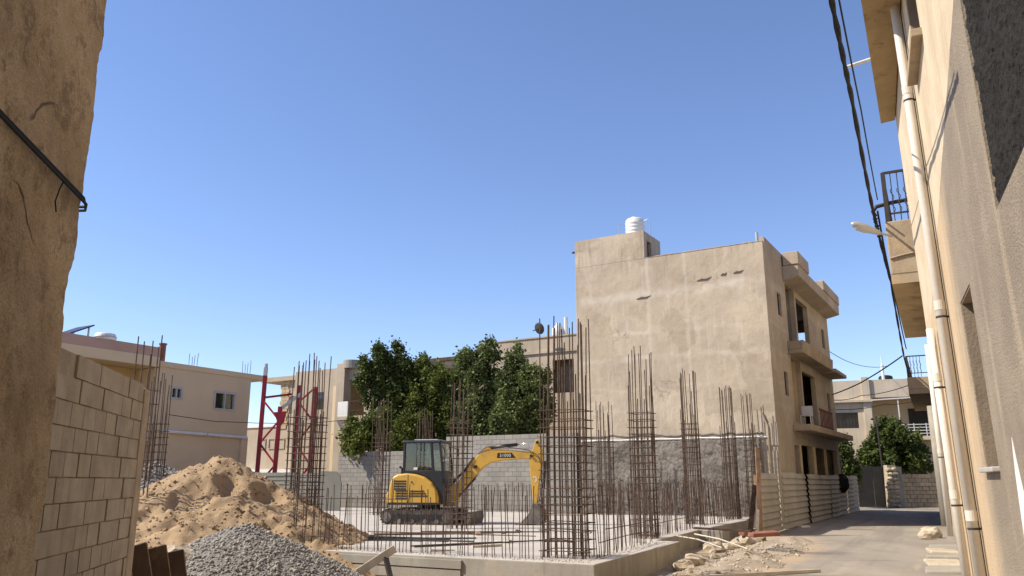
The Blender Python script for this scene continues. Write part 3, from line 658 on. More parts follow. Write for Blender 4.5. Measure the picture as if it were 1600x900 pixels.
# swing post, boom, stick, bucket in the machine's middle plane
m = MB(); m.prism([(.35, .5), (.78, .52), (.86, .7), (.82, 1.12), (.66, 1.16), (.45, .95)], -.14, .14, 'y'); P_(m, 'swing_post', 'yellow', bw=.03)
YB = .0
bl = [(.66, 1.0), (.78, .86), (.92, .9), (1.22, 1.24), (1.62, 1.66), (1.86, 1.8), (2.25, 1.86), (3.02, 1.9), (3.16, 2.0), (3.14, 2.1), (2.9, 2.12), (2.2, 2.17), (1.78, 2.2), (1.58, 2.14), (1.38, 1.96), (1.0, 1.46)]
m = MB(); m.prism(bl, YB - .1, YB + .1, 'y'); boom = P_(m, 'boom', 'yellow', bw=.018)
m = MB(); m.prism([(1.62, 2.15), (1.84, 2.15), (1.82, 2.27), (1.72, 2.3)], YB - .05, YB + .05, 'y'); m.build('cylinder_bracket', C['yellow'], boom)
m = MB(); m.prism([(2.04, 1.93), (2.62, 1.93), (2.5, 2.08), (2.06, 2.08)], YB - .104, YB - .1005, 'y'); dec = m.build('decal', C['black'], boom)
fc = bpy.data.curves.new('lettering', 'FONT'); fc.body = '51000'; fc.size = .13; fc.extrude = .001; fc.align_x = 'CENTER'; fc.space_character = 1.1
to = bpy.data.objects.new('tmp', fc); COL.objects.link(to); bpy.context.view_layer.update()
me = bpy.data.meshes.new_from_object(to.evaluated_get(bpy.context.evaluated_depsgraph_get())); bpy.data.objects.remove(to); me.materials.clear(); me.materials.append(C['white'])
o = put('lettering', me, boom, (2.3, YB - .1065, 1.962)); o.rotation_euler = (PI / 2, 0, 0)
m = MB(); m.tube([(1.44, YB - .09, 2.05), (1.72, YB - .12, 2.26), (2.3, YB - .12, 2.25), (3.0, YB - .12, 2.16), (3.3, YB - .12, 2.0), (3.4, YB - .12, 1.75)], .014, 6); m.build('hydraulic_hose', C['rubber'], boom)
sk = [(3.0, 1.86), (3.12, 1.82), (3.3, 1.76), (3.44, 1.9), (3.42, 2.16), (3.34, 2.44), (3.25, 2.46), (3.17, 2.32), (3.08, 2.1)]
m = MB(); m.prism([(3.03, 1.9), (3.07, 1.35), (3.14, .6), (3.26, .58), (3.32, 1.2), (3.44, 1.86), (3.42, 2.16), (3.36, 2.42), (3.29, 2.47), (3.22, 2.42), (3.15, 2.2), (3.06, 2.05)], YB - .085, YB + .085, 'y'); stick = P_(m, 'stick', 'yellow', bw=.015)
m = MB()
for k in range(10):
    a = -1.2 + k * .37; m.box(3.19 + .055 * cos(a) - .018, 3.19 + .055 * cos(a) + .018, YB - .0895, YB - .0855, 1.3 + .075 * sin(a) - .018, 1.3 + .075 * sin(a) + .018)
m.build('emblem', C['white'], stick)
for p in ((3.1, 1.98), (3.28, 2.38)):
    m = MB(); m.tube([(p[0], YB - .13, p[1]), (p[0], YB + .13, p[1])], .045, 12); m.build('pivot_pin', C['black'], stick)
def cyl(name, a, b, k, r0, r1, y=YB):
    a, b = Vector((a[0], y, a[1])), Vector((b[0], y, b[1])); c = a.lerp(b, k)
    m = MB(); m.tube([a, c], r0, 10); o = m.build(name, C['black'], ex, True)
    m = MB(); m.tube([c, b], r1, 10); m.build('piston_rod', C['chrome'], o, True)
cyl('arm_cylinder', (1.76, 2.24), (3.28, 2.38), .58, .052, .025)
cyl('boom_cylinder', (.82, .8), (1.7, 1.74), .58, .05, .025, YB - .0)
cyl('bucket_cylinder', (3.5, 1.84), (3.42, .72), .72, .045, .022)
m = MB(); m.bar((3.2, YB - .06, .62), (3.4, YB - .06, .72), .04); m.bar((3.2, YB + .06, .62), (3.4, YB + .06, .72), .04); m.bar((3.4, YB, .74), (3.42, YB, .5), .06); P_(m, 'bucket_link', 'steelgrey')
bp = [(3.16, .62), (3.3, .6), (3.46, .42), (3.5, .2), (3.44, .04), (2.72, .01), (2.78, .06), (3.02, .3)]
m = MB(); m.prism(bp, -.26, .26, 'y'); bk = P_(m, 'bucket', 'steelgrey', bw=.012)
for k in range(4):
    m = MB(); y = -.22 + k * .147; m.prism([(2.56, -.005), (2.76, .0), (2.78, .05)], y - .03, y + .03, 'y'); m.build('bucket_tooth', C['steelgrey'], bk)

m = MB(); m.tube([(-.9, -.3, 1.46), (-.9, -.3, 1.62), (-.98, -.3, 1.68)], .035, 8); P_(m, 'exhaust', 'black')
m = MB()
for k in range(3): m.tube([(.5, -.12 + .1 * k, 1.0), (.75, -.16 + .12 * k, 1.32), (.98, -.13 + .1 * k, 1.52), (1.3, -.12 + .1 * k, 1.95)], .016, 6)
tag(P_(m, 'boom_hoses', 'rubber'), kind='stuff')
m = MB(); m.box(1.32, 1.42, -.17, -.1, 1.62, 1.72); P_(m, 'work_light', 'black', bw=.01)
m = MB(); m.tube([(3.4, -.1, 1.7), (3.46, -.11, 1.3), (3.36, -.1, .85), (3.32, -.09, .7)], .012, 6); P_(m, 'stick_hose', 'rubber')
m = MB(); m.box(-1.13, .4, -.755, -.738, .56, .63); P_(m, 'skirt', 'black')
RM = random.Random(2)
V, F = rocks(160, lambda n: np.stack([rng.uniform(-1.3, .9, n), rng.choice([-.8, -.5, .5, .8], n) + rng.normal(0, .05, n), rng.choice([.01, .43], n)], 1), (.012, .04), .6)
tag(put('mud_clods', tri_mesh('mud_clods', V, F, C['dirt']), ex), kind='stuff')

# ------------------------------------------------------------------ the main bare-plaster building (local x along the facade, y back along the street)
def frame(name, label, cat, x, y, az, z=0, group=None): return thing(name, label, cat, (x, y, z), -rad(az), group)
mb = frame('plaster_building', 'tall bare beige plaster building with concrete balconies beyond the rebar', 'building', 9.77, 29.9, 31)
def B(parent, name, m, mt, bw=0):
    o = m.build(name, C[mt] if isinstance(mt, str) else mt, parent)
    if bw: bevel(o, bw, 1)
    return o
XL = -8.15
m = MB(); m.holes('x', 0, .22, XL, 0, -.1, 10.72, []); fw_ = B(mb, 'facade_wall', m, 'facade', .02)
# parapet coping: uneven, a little crumbly
m = MB()
for k in range(12):
    x0 = -4.85 + k * 4.85 / 12; m.box(x0, x0 + 4.85 / 12 - .004, -.012, .2, 10.722, 10.735 + .03 * rng.random())
B(mb, 'coping', m, 'facade')
m = MB(); m.holes('y', XL, .2, .22, 12.9, -.1, 10.72, []); B(mb, 'left_wall', m, 'facade')
m = MB(); m.holes('x', 12.7, .2, XL + .2, -.2, -.1, 10.72, [(-3.2, -.35, 7.3, 9.2), (-7, -5, 4.5, 6)]); B(mb, 'rear_wall', m, 'facade')
# street wall: windows near both ends, recessed balconies in the middle
m = MB(); m.holes('y', -.2, .2, .22, 12.9, -.1, 10.96, [(1.75, 2.4, 8.1, 9.05), (1.9, 2.55, 4.9, 5.85), (3.35, 4.95, 7.18, 9.75), (5.2, 7.8, 7.2, 9.5), (3.35, 5.1, 3.95, 6.65), (5.35, 8.2, 3.95, 6.25), (11.0, 11.7, 8.05, 9.0), (11.0, 11.7, 4.85, 5.8), (2.7, 3.6, 0, 3.0), (3.9, 6.3, 0, 3.05), (6.8, 12.2, 0, 3.05)])
B(mb, 'street_wall', m, 'facade')
for (y0, y1, z0, z1) in ((1.75, 2.4, 8.1, 9.05), (1.9, 2.55, 4.9, 5.85), (11.0, 11.7, 8.05, 9.0), (11.0, 11.7, 4.85, 5.8)):
    m = MB(); m.box(-.17, -.14, y0, y1, z0, z1); w = B(mb, 'window', m, 'glass')
    m = MB(); m.holes('y', -.15, .06, y0 + .002, y1 - .002, z0 + .002, z1 - .002, [(y0 + .05, (y0 + y1) / 2 - .02, z0 + .05, z1 - .05), ((y0 + y1) / 2 + .02, y1 - .05, z0 + .05, z1 - .05)]); B(w, 'frame', m, 'iron')
# recess back walls: top floor unfinished and open, middle floor with a dark doorway
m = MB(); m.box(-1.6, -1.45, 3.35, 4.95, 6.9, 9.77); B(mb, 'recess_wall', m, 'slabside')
m = MB(); m.box(-1.3, -1.15, 3.35, 5.1, 3.6, 6.65); B(mb, 'recess_wall', m, 'palewall')
for z0, z1 in ((6.9, 9.75), (3.6, 6.65)):
    for y in (3.2, 4.95 if z0 > 5 else 5.1):
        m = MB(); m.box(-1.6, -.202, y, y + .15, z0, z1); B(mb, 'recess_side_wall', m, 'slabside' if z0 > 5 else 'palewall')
m = MB(); m.box(-.19, .02, 4.93, 5.2, 7.2, 9.77); B(mb, 'column', m, 'facade')
m = MB(); m.box(-1.1, -.9, 8.4, 8.6, 6.9, 9.77); B(mb, 'column', m, 'slabside')
for z in (3.35, 6.66, 9.78):
    m = MB(); m.box(XL + .21, -.21, .23, 12.69, z, z + .22); B(mb, 'floor_slab', m, 'slabside')
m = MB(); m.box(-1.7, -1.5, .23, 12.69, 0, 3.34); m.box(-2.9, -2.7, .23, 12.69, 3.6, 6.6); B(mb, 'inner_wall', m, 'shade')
# roof canopy with two raised boxes
m = MB(); m.prism([(0.002, 9.78), (.66, 9.93), (.66, 10.42), (0.002, 10.42)], 3.1, 12.75, 'y'); B(mb, 'roof_canopy', m, 'facade', .02)
m = MB(); m.box(.05, .7, 3.05, 5.2, 10.425, 10.98); B(mb, 'parapet_box', m, 'facade', .02)
m = MB(); m.box(.05, .7, 8.6, 12.78, 10.425, 10.9); B(mb, 'parapet_box', m, 'facade', .02)
# balconies
m = MB(); m.prism([(.002, 6.68), (.6, 6.68), (.64, 7.2), (.5, 7.2), (.5, 6.85), (.002, 6.85)], 2.95, 9.6, 'y'); m.box(.002, .5, 2.95, 3.07, 6.85, 7.19); B(mb, 'balcony', m, 'balc', .02)
m = MB(); m.box(.002, .74, 9.62, 12.6, 6.62, 6.8); B(mb, 'balcony', m, 'balc', .02)
m = MB(); m.box(.002, .72, 2.7, 12.9, 3.55, 3.8); b2 = B(mb, 'balcony', m, 'balc', .02)
m = MB()
for y in np.arange(5.6, 8.4, .3): m.box(.56, .585, y, y + .07, 3.85, 4.55)
m.box(.55, .6, 5.5, 8.4, 4.55, 4.62); m.box(.55, .6, 5.5, 8.4, 3.87, 3.92); B(b2, 'railing', m, 'redpaintdull')
# ground floor: piers and a dim interior
B(mb, 'pier', MB().box(-.25, .03, 6.35, 6.75, 0, 3.05), 'palewall'); B(mb, 'pier', MB().box(-.25, .03, 3.62, 3.88, 0, 3.05), 'palewall')
m = MB(); m.box(-.1, .0, 9.3, 9.42, 0, 3.05); B(mb, 'post', m, 'palewall')
# stair house on the roof
m = MB(); m.holes('x', .003, .2, XL, -4.9, 10.722, 11.95, []); m.holes('y', -5.1, .2, .203, 1.75, 10.722, 11.95, [(.35, .85, 10.85, 11.6)]); m.holes('y', XL, .2, .203, 1.75, 10.722, 11.95, []); m.box(XL, -4.9, 1.75, 1.95, 10.722, 11.95); m.box(XL + .2, -5.1, .21, 1.74, 11.6, 11.75)
pent = B(mb, 'stair_house', m, 'facade')
m = MB(); m.box(-5.08, -5.04, .35, .85, 10.85, 11.6); B(pent, 'window', m, 'glass')
m = MB(); m.tube([(-.35, .6, 10.6), (-.35, .6, 11.28)], .06, 8); B(mb, 'vent_pipe', m, 'galv')
m = MB(); m.tube([(XL + .1, .5, 11.62), (XL - .35, .45, 11.6)], .05, 8); B(mb, 'roof_spout', m, 'iron')
# rough grey render over the lower facade, ragged at its top
V, F = grid(XL + .05, -.62, 0, 3.3, 300, 130, lambda x, z: 0)
Vn = []
for x, z, _ in V:
    top = 3.16 + .07 * fbm(x, 3, 0, 1.6) + .05 * fbm(x, 9, 0, 6)
    zz = min(z, top); d = .07 + .05 * fbm(x, zz, 2, 1.6, 4) + .06 * abs(fbm(x * 1.0 + zz * 1.1, (zz * .9 - x) * .3, 5, 3.6, 3)) + .01 * fbm(x, zz, 7, 10, 2)
    if z >= top: d = -.01
    Vn.append((x, -max(d, .004) if z < top else .004, zz))
tag(put('grey_render', tri_mesh('grey_render', np.array(Vn), F, C['render'], True), fw_))
m = MB(); pts = [(x, -.05, 3.22 + .03 * fbm(x, 0, 0, 1.2)) for x in np.linspace(XL + .1, -.3, 40)]; m.tube(pts, [.03 + .012 * abs(fbm(p[0], 4, 0, 5)) for p in pts], 6); m.build('foam_seal', C['whitewash'], fw_)
V2 = []
m = MB(); pts = [(x, .0, 3.36 + .09 * fbm(x, 2, 0, 1.9)) for x in np.linspace(XL + .05, -.5, 60)]; m.tube(pts, [.035 + .035 * abs(fbm(p[0], 7, 0, 4)) for p in pts], 6); m.build('broken_plaster_edge', C['render'], fw_)
for (px, pz, pw) in ((-1.02, 9.62, .2), (-1.6, 9.6, .12), (-2.4, 9.5, .3), (-5.0, 9.05, .32)):
    m = MB(); m.tube([(px - pw, -.004, pz - .05), (px - pw * .3, -.02, pz), (px + pw * .3, -.012, pz - .02), (px + pw, -.004, pz + .04)], [.02, .04, .035, .01], 6); m.build('plaster_scar', C['render'], fw_)
m = MB(); m.tube([(-.3, -.06, 0), (-.32, -.06, 3.6), (-.5, -.06, 4.1)], .035, 8); B(mb, 'corner_pipe', m, 'balc')
m = MB(); m.box(-.56, -.05, -.03, -.001, .0, 2.7); m.box(-.4, .02, -.035, -.001, 2.9, 3.7); B(mb, 'corner_patch', m, 'facade')

# water tank on the stair house, with its pipe frame
tk = frame('water_tank', 'white ribbed water tank on top of the bare plaster building', 'water tank', 9.77 - 5.55 * .857 + .7 * .515, 29.9 + 5.55 * .515 + .7 * .857, 31, 11.753)
prof = [(.4, 0)]
for k in range(5): z = .06 + k * .16; prof += [(.4, z), (.42, z + .03), (.42, z + .09), (.4, z + .12)]
prof += [(.4, .92), (.33, .99), (.15, 1.02), (.14, 1.05)]
m = MB(); m.lathe(prof, 24); o = m.build('tank_body', C['white'], tk, True)
m = MB(); m.lathe([(.16, 1.051), (.16, 1.08), (.05, 1.09)], 16); m.build('lid', C['white'], tk)
for s in (-1, 1):
    m = MB(); m.tube([(s * .72, -.1, -.1), (s * .72, -.1, .88), (s * .41, -.05, .84)], .016, 6); m.build('feed_pipe', C['galv'], tk)
ch = frame('plastic_chair', 'white plastic chair on the middle balcony of the bare plaster building', 'chair', 9.77 + .515 * 4.3 + .857 * .25, 29.9 + .857 * 4.3 - .515 * .25, 31, 3.805)
m = MB(); m.box(-.22, .22, -.22, .22, .42, .45); m.build('seat', C['white'], ch)
m = MB(); m.box(-.22, .22, .2, .24, .45, .85); m.build('backrest', C['white'], ch)
for sx in (-1, 1):
    for sy in (-1, 1): m = MB(); m.bar((sx * .2, sy * .2, 0), (sx * .19, sy * .19, .42), .04); m.build('leg', C['white'], ch)

# ------------------------------------------------------------------ grey block walls behind the slab, block by block
def block_wall(label, x, y, az, L, H, bl, bh, mats, mort, thick=.2, gap=.012, name='block_wall', cat='wall', stepped=None, seed=0, limit=300, z=0, jit=.004):
    R = random.Random(seed); w = thing(name, label, cat, (x, y, z), -rad(az))
    m = MB(); m.box(0, L, max(.012, jit * 2.5), thick - .02, -.1, H - .006); B(w, 'mortar_core', m, mort)
    mm = {}
    rowsn = int(round(H / bh)); n = 0
    for r in range(rowsn):
        off = 0 if r % 2 == 0 else -bl / 2; x0 = off
        while x0 < L - .02:
            a, b = max(0, x0), min(L, x0 + bl)
            if b - a > .06 and not (stepped and stepped(r, a, b)):
                key = (round(b - a, 3), R.choice(range(len(mats))))
                if key not in mm:
                    q = MB(); q.box(gap / 2, key[0] - gap / 2, 0, thick, gap / 2, bh - gap / 2); mm[key] = q.mesh('block', C[mats[key[1]]])
                o = put('block', mm[key], w, (a, R.uniform(-jit, jit), r * bh)); o.rotation_euler = (R.gauss(0, .004), R.gauss(0, .002), R.gauss(0, .004)); n += 1
            x0 += bl
    return w
u = Vector((.857, -.515, 0)); o0 = Vector((9.77, 29.9, 0)) - u * 8.2
a = o0 - u * 6.75
block_wall('taller grey block wall behind the excavator boom', a.x, a.y, 31, 6.7, 3.6, .42, .2, ('greyblock', 'greyblock_b'), 'greymortar', seed=2)
b = a - u * 6.6
block_wall('lower grey block wall behind the excavator cab and the left cage', b.x, b.y, 31, 6.58, 3.0, .42, .2, ('greyblock', 'greyblock_b'), 'greymortar', seed=3)

def sight(x, y, Y):      # a point of the photograph at the distance Y in front of the eye, used once to survey positions
    p = rad(13.5); u, v = (x - 800) / 1250, (450 - y) / 1250; d = Vector((u, cos(p) - v * sin(p), sin(p) + v * cos(p))); d *= Y / d.y
    return Vector((d.x, Y, EYE + d.z))

# ------------------------------------------------------------------ the old ochre building at the left, with the block wall running on from it
ob = frame('ochre_building', 'old ochre rendered building with a cracked corner rising at the left edge', 'building', -3.22, 5.72, -11)
m = MB(); m.box(-6, -.08, -10, -.05, -.3, 9.2); B(ob, 'core', m, 'ochre')
def face(y, z):      # relief of the old render and a worn corner
    return .02 * fbm(y, z, 0, .9) + .014 * fbm(y, z, 4, 3.5) + .006 * fbm(y, z, 8, 12)
V = []; ny, nz = 190, 260
for iz in range(nz):
    z = -.3 + 9.5 * iz / (nz - 1)
    ye = .03 * fbm(0, z, 3, 1.4, 5) + .018 * fbm(2, z, 3, 7, 3) - .015 - .09 * max(0, fbm(5, z, 1, 1.1)) * (1 if z < 3.2 else .3)
    for iy in range(ny):
        t = iy / (ny - 1); y = -10 * (1 - t) ** 2.2 + ye; d = (ye - y)
        x = face(y, z) - (.05 * max(0, 1 - d / .07) ** 2 if d < .07 else 0)
        V.append((x, y, z))
i = np.arange(ny - 1)[None, :] + np.arange(nz - 1)[:, None] * ny
F = np.stack([i, i + 1, i + ny + 1, i + ny], -1).reshape(-1, 4); put('render_face', tri_mesh('render_face', np.array(V), F, C['ochre'], True), ob)
V = []
for iz in range(nz):
    z = -.3 + 9.5 * iz / (nz - 1); x0, y0, _ = [None] * 3 if False else (0, 0, 0)
    ye = .03 * fbm(0, z, 3, 1.4, 5) + .018 * fbm(2, z, 3, 7, 3) - .015 - .09 * max(0, fbm(5, z, 1, 1.1)) * (1 if z < 3.2 else .3)
    xe = face(ye, z) - .05
    for k in range(12): V.append((xe - k * .5, ye + .01 * fbm(k, z, 2, 2) * (k > 0), z))
i = np.arange(11)[None, :] + np.arange(nz - 1)[:, None] * 12
F = np.stack([i + 12, i + 13, i + 1, i], -1).reshape(-1, 4); put('end_face', tri_mesh('end_face', np.array(V), F, C['ochre'], True), ob)
m = MB()
for k in range(2): m.tube([(.035 + .022 * k, -10 + u * 10.0, 3.66 - .035 * k + .05 * (u - .5) ** 2 * (1 - k) - .0 * u) for u in np.linspace(0, .985, 14)] + [(.0, .02, 3.66 - .03 * k), (-.3, .1, 3.66 - .03 * k)], .011, 6)
m.tube([(.05, -.6, 3.64), (.05, -.66, 3.56), (.04, -.68, 3.46), (.04, -.64, 3.4)], .005, 5)
w = m.build('wall_cable', C['cable']); w.matrix_basis = ob.matrix_basis.copy(); w.location = ob.location; w.rotation_euler = ob.rotation_euler
tag(w, 'black double cable stretched across the old ochre wall', 'cable')
dv = Vector((-.191, .982, 0)); q = Vector((-4.05, 9.0, 0)) - dv * 3.42 + Vector((-.02, 0, 0))
bw = block_wall('concrete block wall with open joints running on from the ochre building', q.x, q.y, -101, 3.2, 2.6, .325, .2, ('block', 'block_b', 'block_c', 'block'), 'mortar', gap=.012, seed=5, z=.07, stepped=lambda r, a, b: r == 12 and b < 1.0, jit=.007)
m = MB(); m.box(3.2, 3.44, -.012, .2, -.1, 2.56); bevel(B(bw, 'end_post', m, 'mortar'), .012)
m = MB(); m.box(.78, .98, .03, .2, 2.41, 2.6); B(bw, 'half_block', m, 'block_c')
# mortar smeared over the joint with the old corner
V = []
for iz in range(90):
    z = -.1 + 2.75 * iz / 89; wd = .5 + .12 * fbm(1, z, 0, 1.3) + .05 * fbm(3, z, 0, 5) - .09 * z + (.1 if z < 1.2 else 0)
    for k in range(16):
        t = k / 15; V.append((-.15 + (wd + .15) * t, -(.045 * sin(PI * (.15 + .85 * t)) + .012 * fbm(t * .5, z, 2, 5)) if k < 15 else .012, z))
i = np.arange(15)[None, :] + np.arange(89)[:, None] * 16; F = np.stack([i, i + 1, i + 17, i + 16], -1).reshape(-1, 4)
put('mortar_smear', tri_mesh('mortar_smear', np.array(V), F, C['mortar'], True), bw)

# ------------------------------------------------------------------ the pale two-storey house behind the gravel (wall runs along local y, faces +x)
lh = frame('pale_house', 'pale two storey house with a pink parapet behind the block wall and gravel', 'building', -17.71, 40, 30)
m = MB(); m.holes('y', -.25, .25, 0, 5.95, -.1, 7.44, [(3.53, 4.92, 5.34, 6.28), (.81, 1.48, 5.68, 6.26)]); B(lh, 'wall', m, 'palewall')
m = MB(); m.box(-8, -.25, 5.7, 5.95, -.1, 7.43); m.box(-8, -7.8, -9, 5.7, -.1, 7.43); B(lh, 'side_wall', m, 'palewall')
m = MB(); m.box(-8, .06, -.25, 7.1, 7.2, 7.48); bevel(B(lh, 'roof_slab', m, 'palewall'), .01)
m = MB(); m.box(-8, .3, -9, -.26, 7.12, 7.62); bevel(B(lh, 'roof_slab', m, 'palewall'), .01)
m = MB(); m.box(.02, .28, -9, -.28, 7.625, 8.1); m.box(-8, .02, -.5, -.28, 7.625, 8.1); B(lh, 'parapet', m, 'pink')
m = MB(); m.box(-1.5, -1.3, -9, -.01, -.1, 7.11); B(lh, 'recess_wall', m, 'yellowwall')
m = MB(); m.box(-1.3, -.005, -.22, -.01, -.1, 7.11); B(lh, 'pier', m, 'palewall')
m = MB(); m.box(-1.3, .25, -9, -.24, 3.5, 3.75); m.box(.1, .25, -9, -.24, 3.75, 4.7); B(lh, 'terrace', m, 'palewall')
for y0, y1, z0, z1 in ((3.53, 4.92, 5.34, 6.28), (.81, 1.48, 5.68, 6.26)):
    m = MB(); m.box(-.2, -.17, y0, y1, z0, z1); w = B(lh, 'window', m, 'curtain' if y0 > 2 else 'glass')
    mid = (y0 + y1) / 2
    m = MB(); m.holes('y', -.12, .15, y0 - .04, y1 + .04, z0 - .04, z1 + .04, [(y0 + .07, mid - .03, z0 + .07, z1 - .07), (mid + .03, y1 - .07, z0 + .07, z1 - .07)]); B(w, 'frame', m, 'window')
    m = MB(); m.box(-.115, -.1, y0 + .07, mid - .03, z0 + .07, z1 - .07); m.box(-.115, -.1, mid + .03, y1 - .07, z0 + .07, z1 - .07); B(w, 'pane', m, 'cabglass')
m = MB(); m.tube([(.12, .4, 4.02), (.12, 3.1, 3.98)], .085, 8); m.tube([(.12, 3.2, 3.98), (.12, 5.85, 3.93)], .085, 8); B(lh, 'gutter_pipe', m, 'white')
m = MB(); m.box(-.02, .1, 5.5, 5.95, -.1, 3.9); B(lh, 'corner_pier', m, 'palewall')
t = frame('roof_tank', 'white drum tank on the roof of the pale house', 'water tank', *sight(163, 540, 38.6).xy, 30, 7.95)
m = MB(); m.lathe([(.5, 0), (.5, .5), (.46, .62), (.42, .66), (.1, .7)], 20); m.build('drum', C['white'], t, True)
for k in range(3): m = MB(); m.lathe([(.51, .1 + k * .17), (.52, .12 + k * .17), (.52, .15 + k * .17), (.51, .17 + k * .17)], 20); m.build('hoop', C['galv'], t)
t = frame('solar_heater', 'tilted blue solar panel on the roof of the pale house', 'solar panel', *sight(115, 533, 37.2).xy, 30, 7.9)
m = MB(); m.add([(-.7, -.9, .15), (.7, -.9, .15), (.7, .5, .85), (-.7, .5, .85), (-.7, -.9, .22), (.7, -.9, .22), (.7, .5, .92), (-.7, .5, .92)], [(0, 3, 2, 1), (4, 5, 6, 7), (0, 1, 5, 4), (1, 2, 6, 5), (2, 3, 7, 6), (3, 0, 4, 7)]); m.build('panel', C['blue'], t)
for s in (-.6, .6): MB().bar((s, .3, -.3), (s, .3, .75), .06).build('leg', C['galv'], t); MB().bar((s, -.8, -.3), (s, -.8, .17), .06).build('leg', C['galv'], t)
c = sight(252, 566, 40.3); m = MB(); m.tube([(c.x, c.y, 7.45), (c.x, c.y, 8.35)], .16, 10); m.tube([(c.x, c.y, 8.35), (c.x, c.y, 8.42)], .2, 10); tag(m.build('chimney_pipe', C['redtile']), 'brown chimney pipe at the front edge of the pale house roof', 'chimney')
for k, (x, y, Y, lab) in enumerate(((306, 572, 42.2, 'thin starter bars sticking up from the middle of the pale house roof'), (389, 583, 45, 'thin starter bars at the far end of the pale house roof'))):
    c = sight(x, y, Y); t = thing('roof_bars', lab, 'starter bars', (c.x - .2, c.y, 7.45), 0, 'starter bars left on the pale house roof')
    for dx, dy, h in ((-.16, 0, .75), (-.1, .2, .6), (.1, 0, .65), (.18, .2, .8)):
        o = put('bar', ROD[.014], t, (dx, dy, 0)); o.scale = (1, 1, h); o.rotation_euler = (.03 * k, dx * .2, 0)
m = MB(); p = [Vector((-17.0, 39.95, 4.8)), Vector((-14.2, 44.8, 4.72)), Vector((-9.6, 48.6, 5.2))]
m.tube([p[0], p[0].lerp(p[1], .5) - Vector((0, 0, .12)), p[1]], .018, 5); m.tube([p[1], p[1].lerp(p[2], .5) - Vector((0, 0, .15)), p[2]], .018, 5)
tag(m.build('service_wire', C['cable']), 'thin wire strung along the pale house to the old house behind', 'wire')

# ------------------------------------------------------------------ sheet fence at the back left
def rib_panel(L, H, ribs, depth=.03, R=random, lean=0):
    """sheet with horizontal trapezoid ribs: runs along x, faces -y"""
    prof = []
    for k in range(ribs):
        z = H * k / ribs; d = H / ribs
        prof += [(0, z), (-depth, z + d * .1), (-depth, z + d * .2), (-depth * .25, z + d * .72), (0, z + d * .8)]
    prof += [(0, H)]; n = 9; V = []; 
    for i in range(n):
        x = L * i / (n - 1)
        for y, z in prof: V.append((x + .012 * sin(z * 9 + i), y + .022 * fbm(x + L * 7, z, 3, .7) - lean * z, z + (0 if 0 < z < H else R.uniform(-.015, .015))))
    k = len(prof); F = [(a * k + b, (a + 1) * k + b, (a + 1) * k + b + 1, a * k + b + 1) for a in range(n - 1) for b in range(k - 1)]
    return V, F
sf = thing('sheet_fence', 'dull grey green corrugated sheet fence below the red mast', 'fence', (-13.2, 37.6, 0), math.atan2(-2.2, 5.6))
for k in range(3):
    V, F = rib_panel(2.0, 1.95 - .03 * k, 11, .025); m = MB(); m.add(V, F); o = m.build('panel', C['sheetgrey'], sf); o.location = (k * 1.98, -.02 * (k % 2), .05)
    m = MB(); m.bar((k * 1.98 + .02, .06, 0), (k * 1.98 + .02, .06, 1.98), .06); m.build('post', C['iron'], sf)
m = MB(); m.prism([(-.55, 0), (.45, 0), (.5, .5), (.48, 1.5), (.4, 1.8), (.2, 1.96), (-.55, 1.98)], 0, .05, 'y'); o = m.build('end_panel', C['sheetgrey'], sf); o.location = (5.9, -.12, .05)

# ------------------------------------------------------------------ red lattice mast
rm = thing('lattice_mast', 'dark red steel lattice mast section standing behind the sheet fence', 'mast', (-11.7, 42.0, 0), 0)
LG = {'a': ((-1.36, 0, 0), (-1.28, 0, 7.0)), 'b': ((-.22, -.9, 0), (-.12, -.9, 5.3)), 'c': ((.3, 1.0, 0), (.3, 1.0, 6.6)), 'd': ((1.3, .1, 0), (1.38, .1, 6.4))}
for k, (p, q) in LG.items():
    m = MB(); m.bar(p, q, .19 if k != 'c' else .15); bevel(m.build('leg', C['red'], rm), .015)
m = MB(); m.bar((-1.28, 0, 7.0), (-1.27, 0, 7.42), .17); m.tube([(-1.27, 0, 7.4), (-1.27, 0, 7.62)], .09, 8); m.build('spigot', C['galv'], rm)
def lerp(k, z): p, q = Vector(LG[k][0]), Vector(LG[k][1]); return p.lerp(q, z / q.z)
for a, b, z0 in (('a', 'b', 1.9), ('c', 'd', 1.9)):
    z = z0 - .6; up = True
    while z + 1.1 < min(LG[a][1][2], LG[b][1][2]) + .9:
        p, q = (lerp(a, z), lerp(b, min(z + 1.1, LG[b][1][2]))) if up else (lerp(a, z + 1.1), lerp(b, z))
        m = MB(); m.bar(p, q, .07); m.build('brace', C['red'], rm); z += 1.1; up = not up
m = MB(); m.bar((-.2, -.92, 5.1), (.85, -.6, 6.0), .1, .16); m.build('pale_brace', C['galv'], rm)
m = MB(); m.prism([(-.4, 5.0), (.2, 5.05), (.1, 4.5), (-.1, 4.3)], -1.02, -.82, 'y'); m.build('gusset', C['red'], rm)
m = MB(); m.bar((-1.2, 0, 5.85), (.1, .3, 6.05), .14, .1); m.build('brace', C['red'], rm)

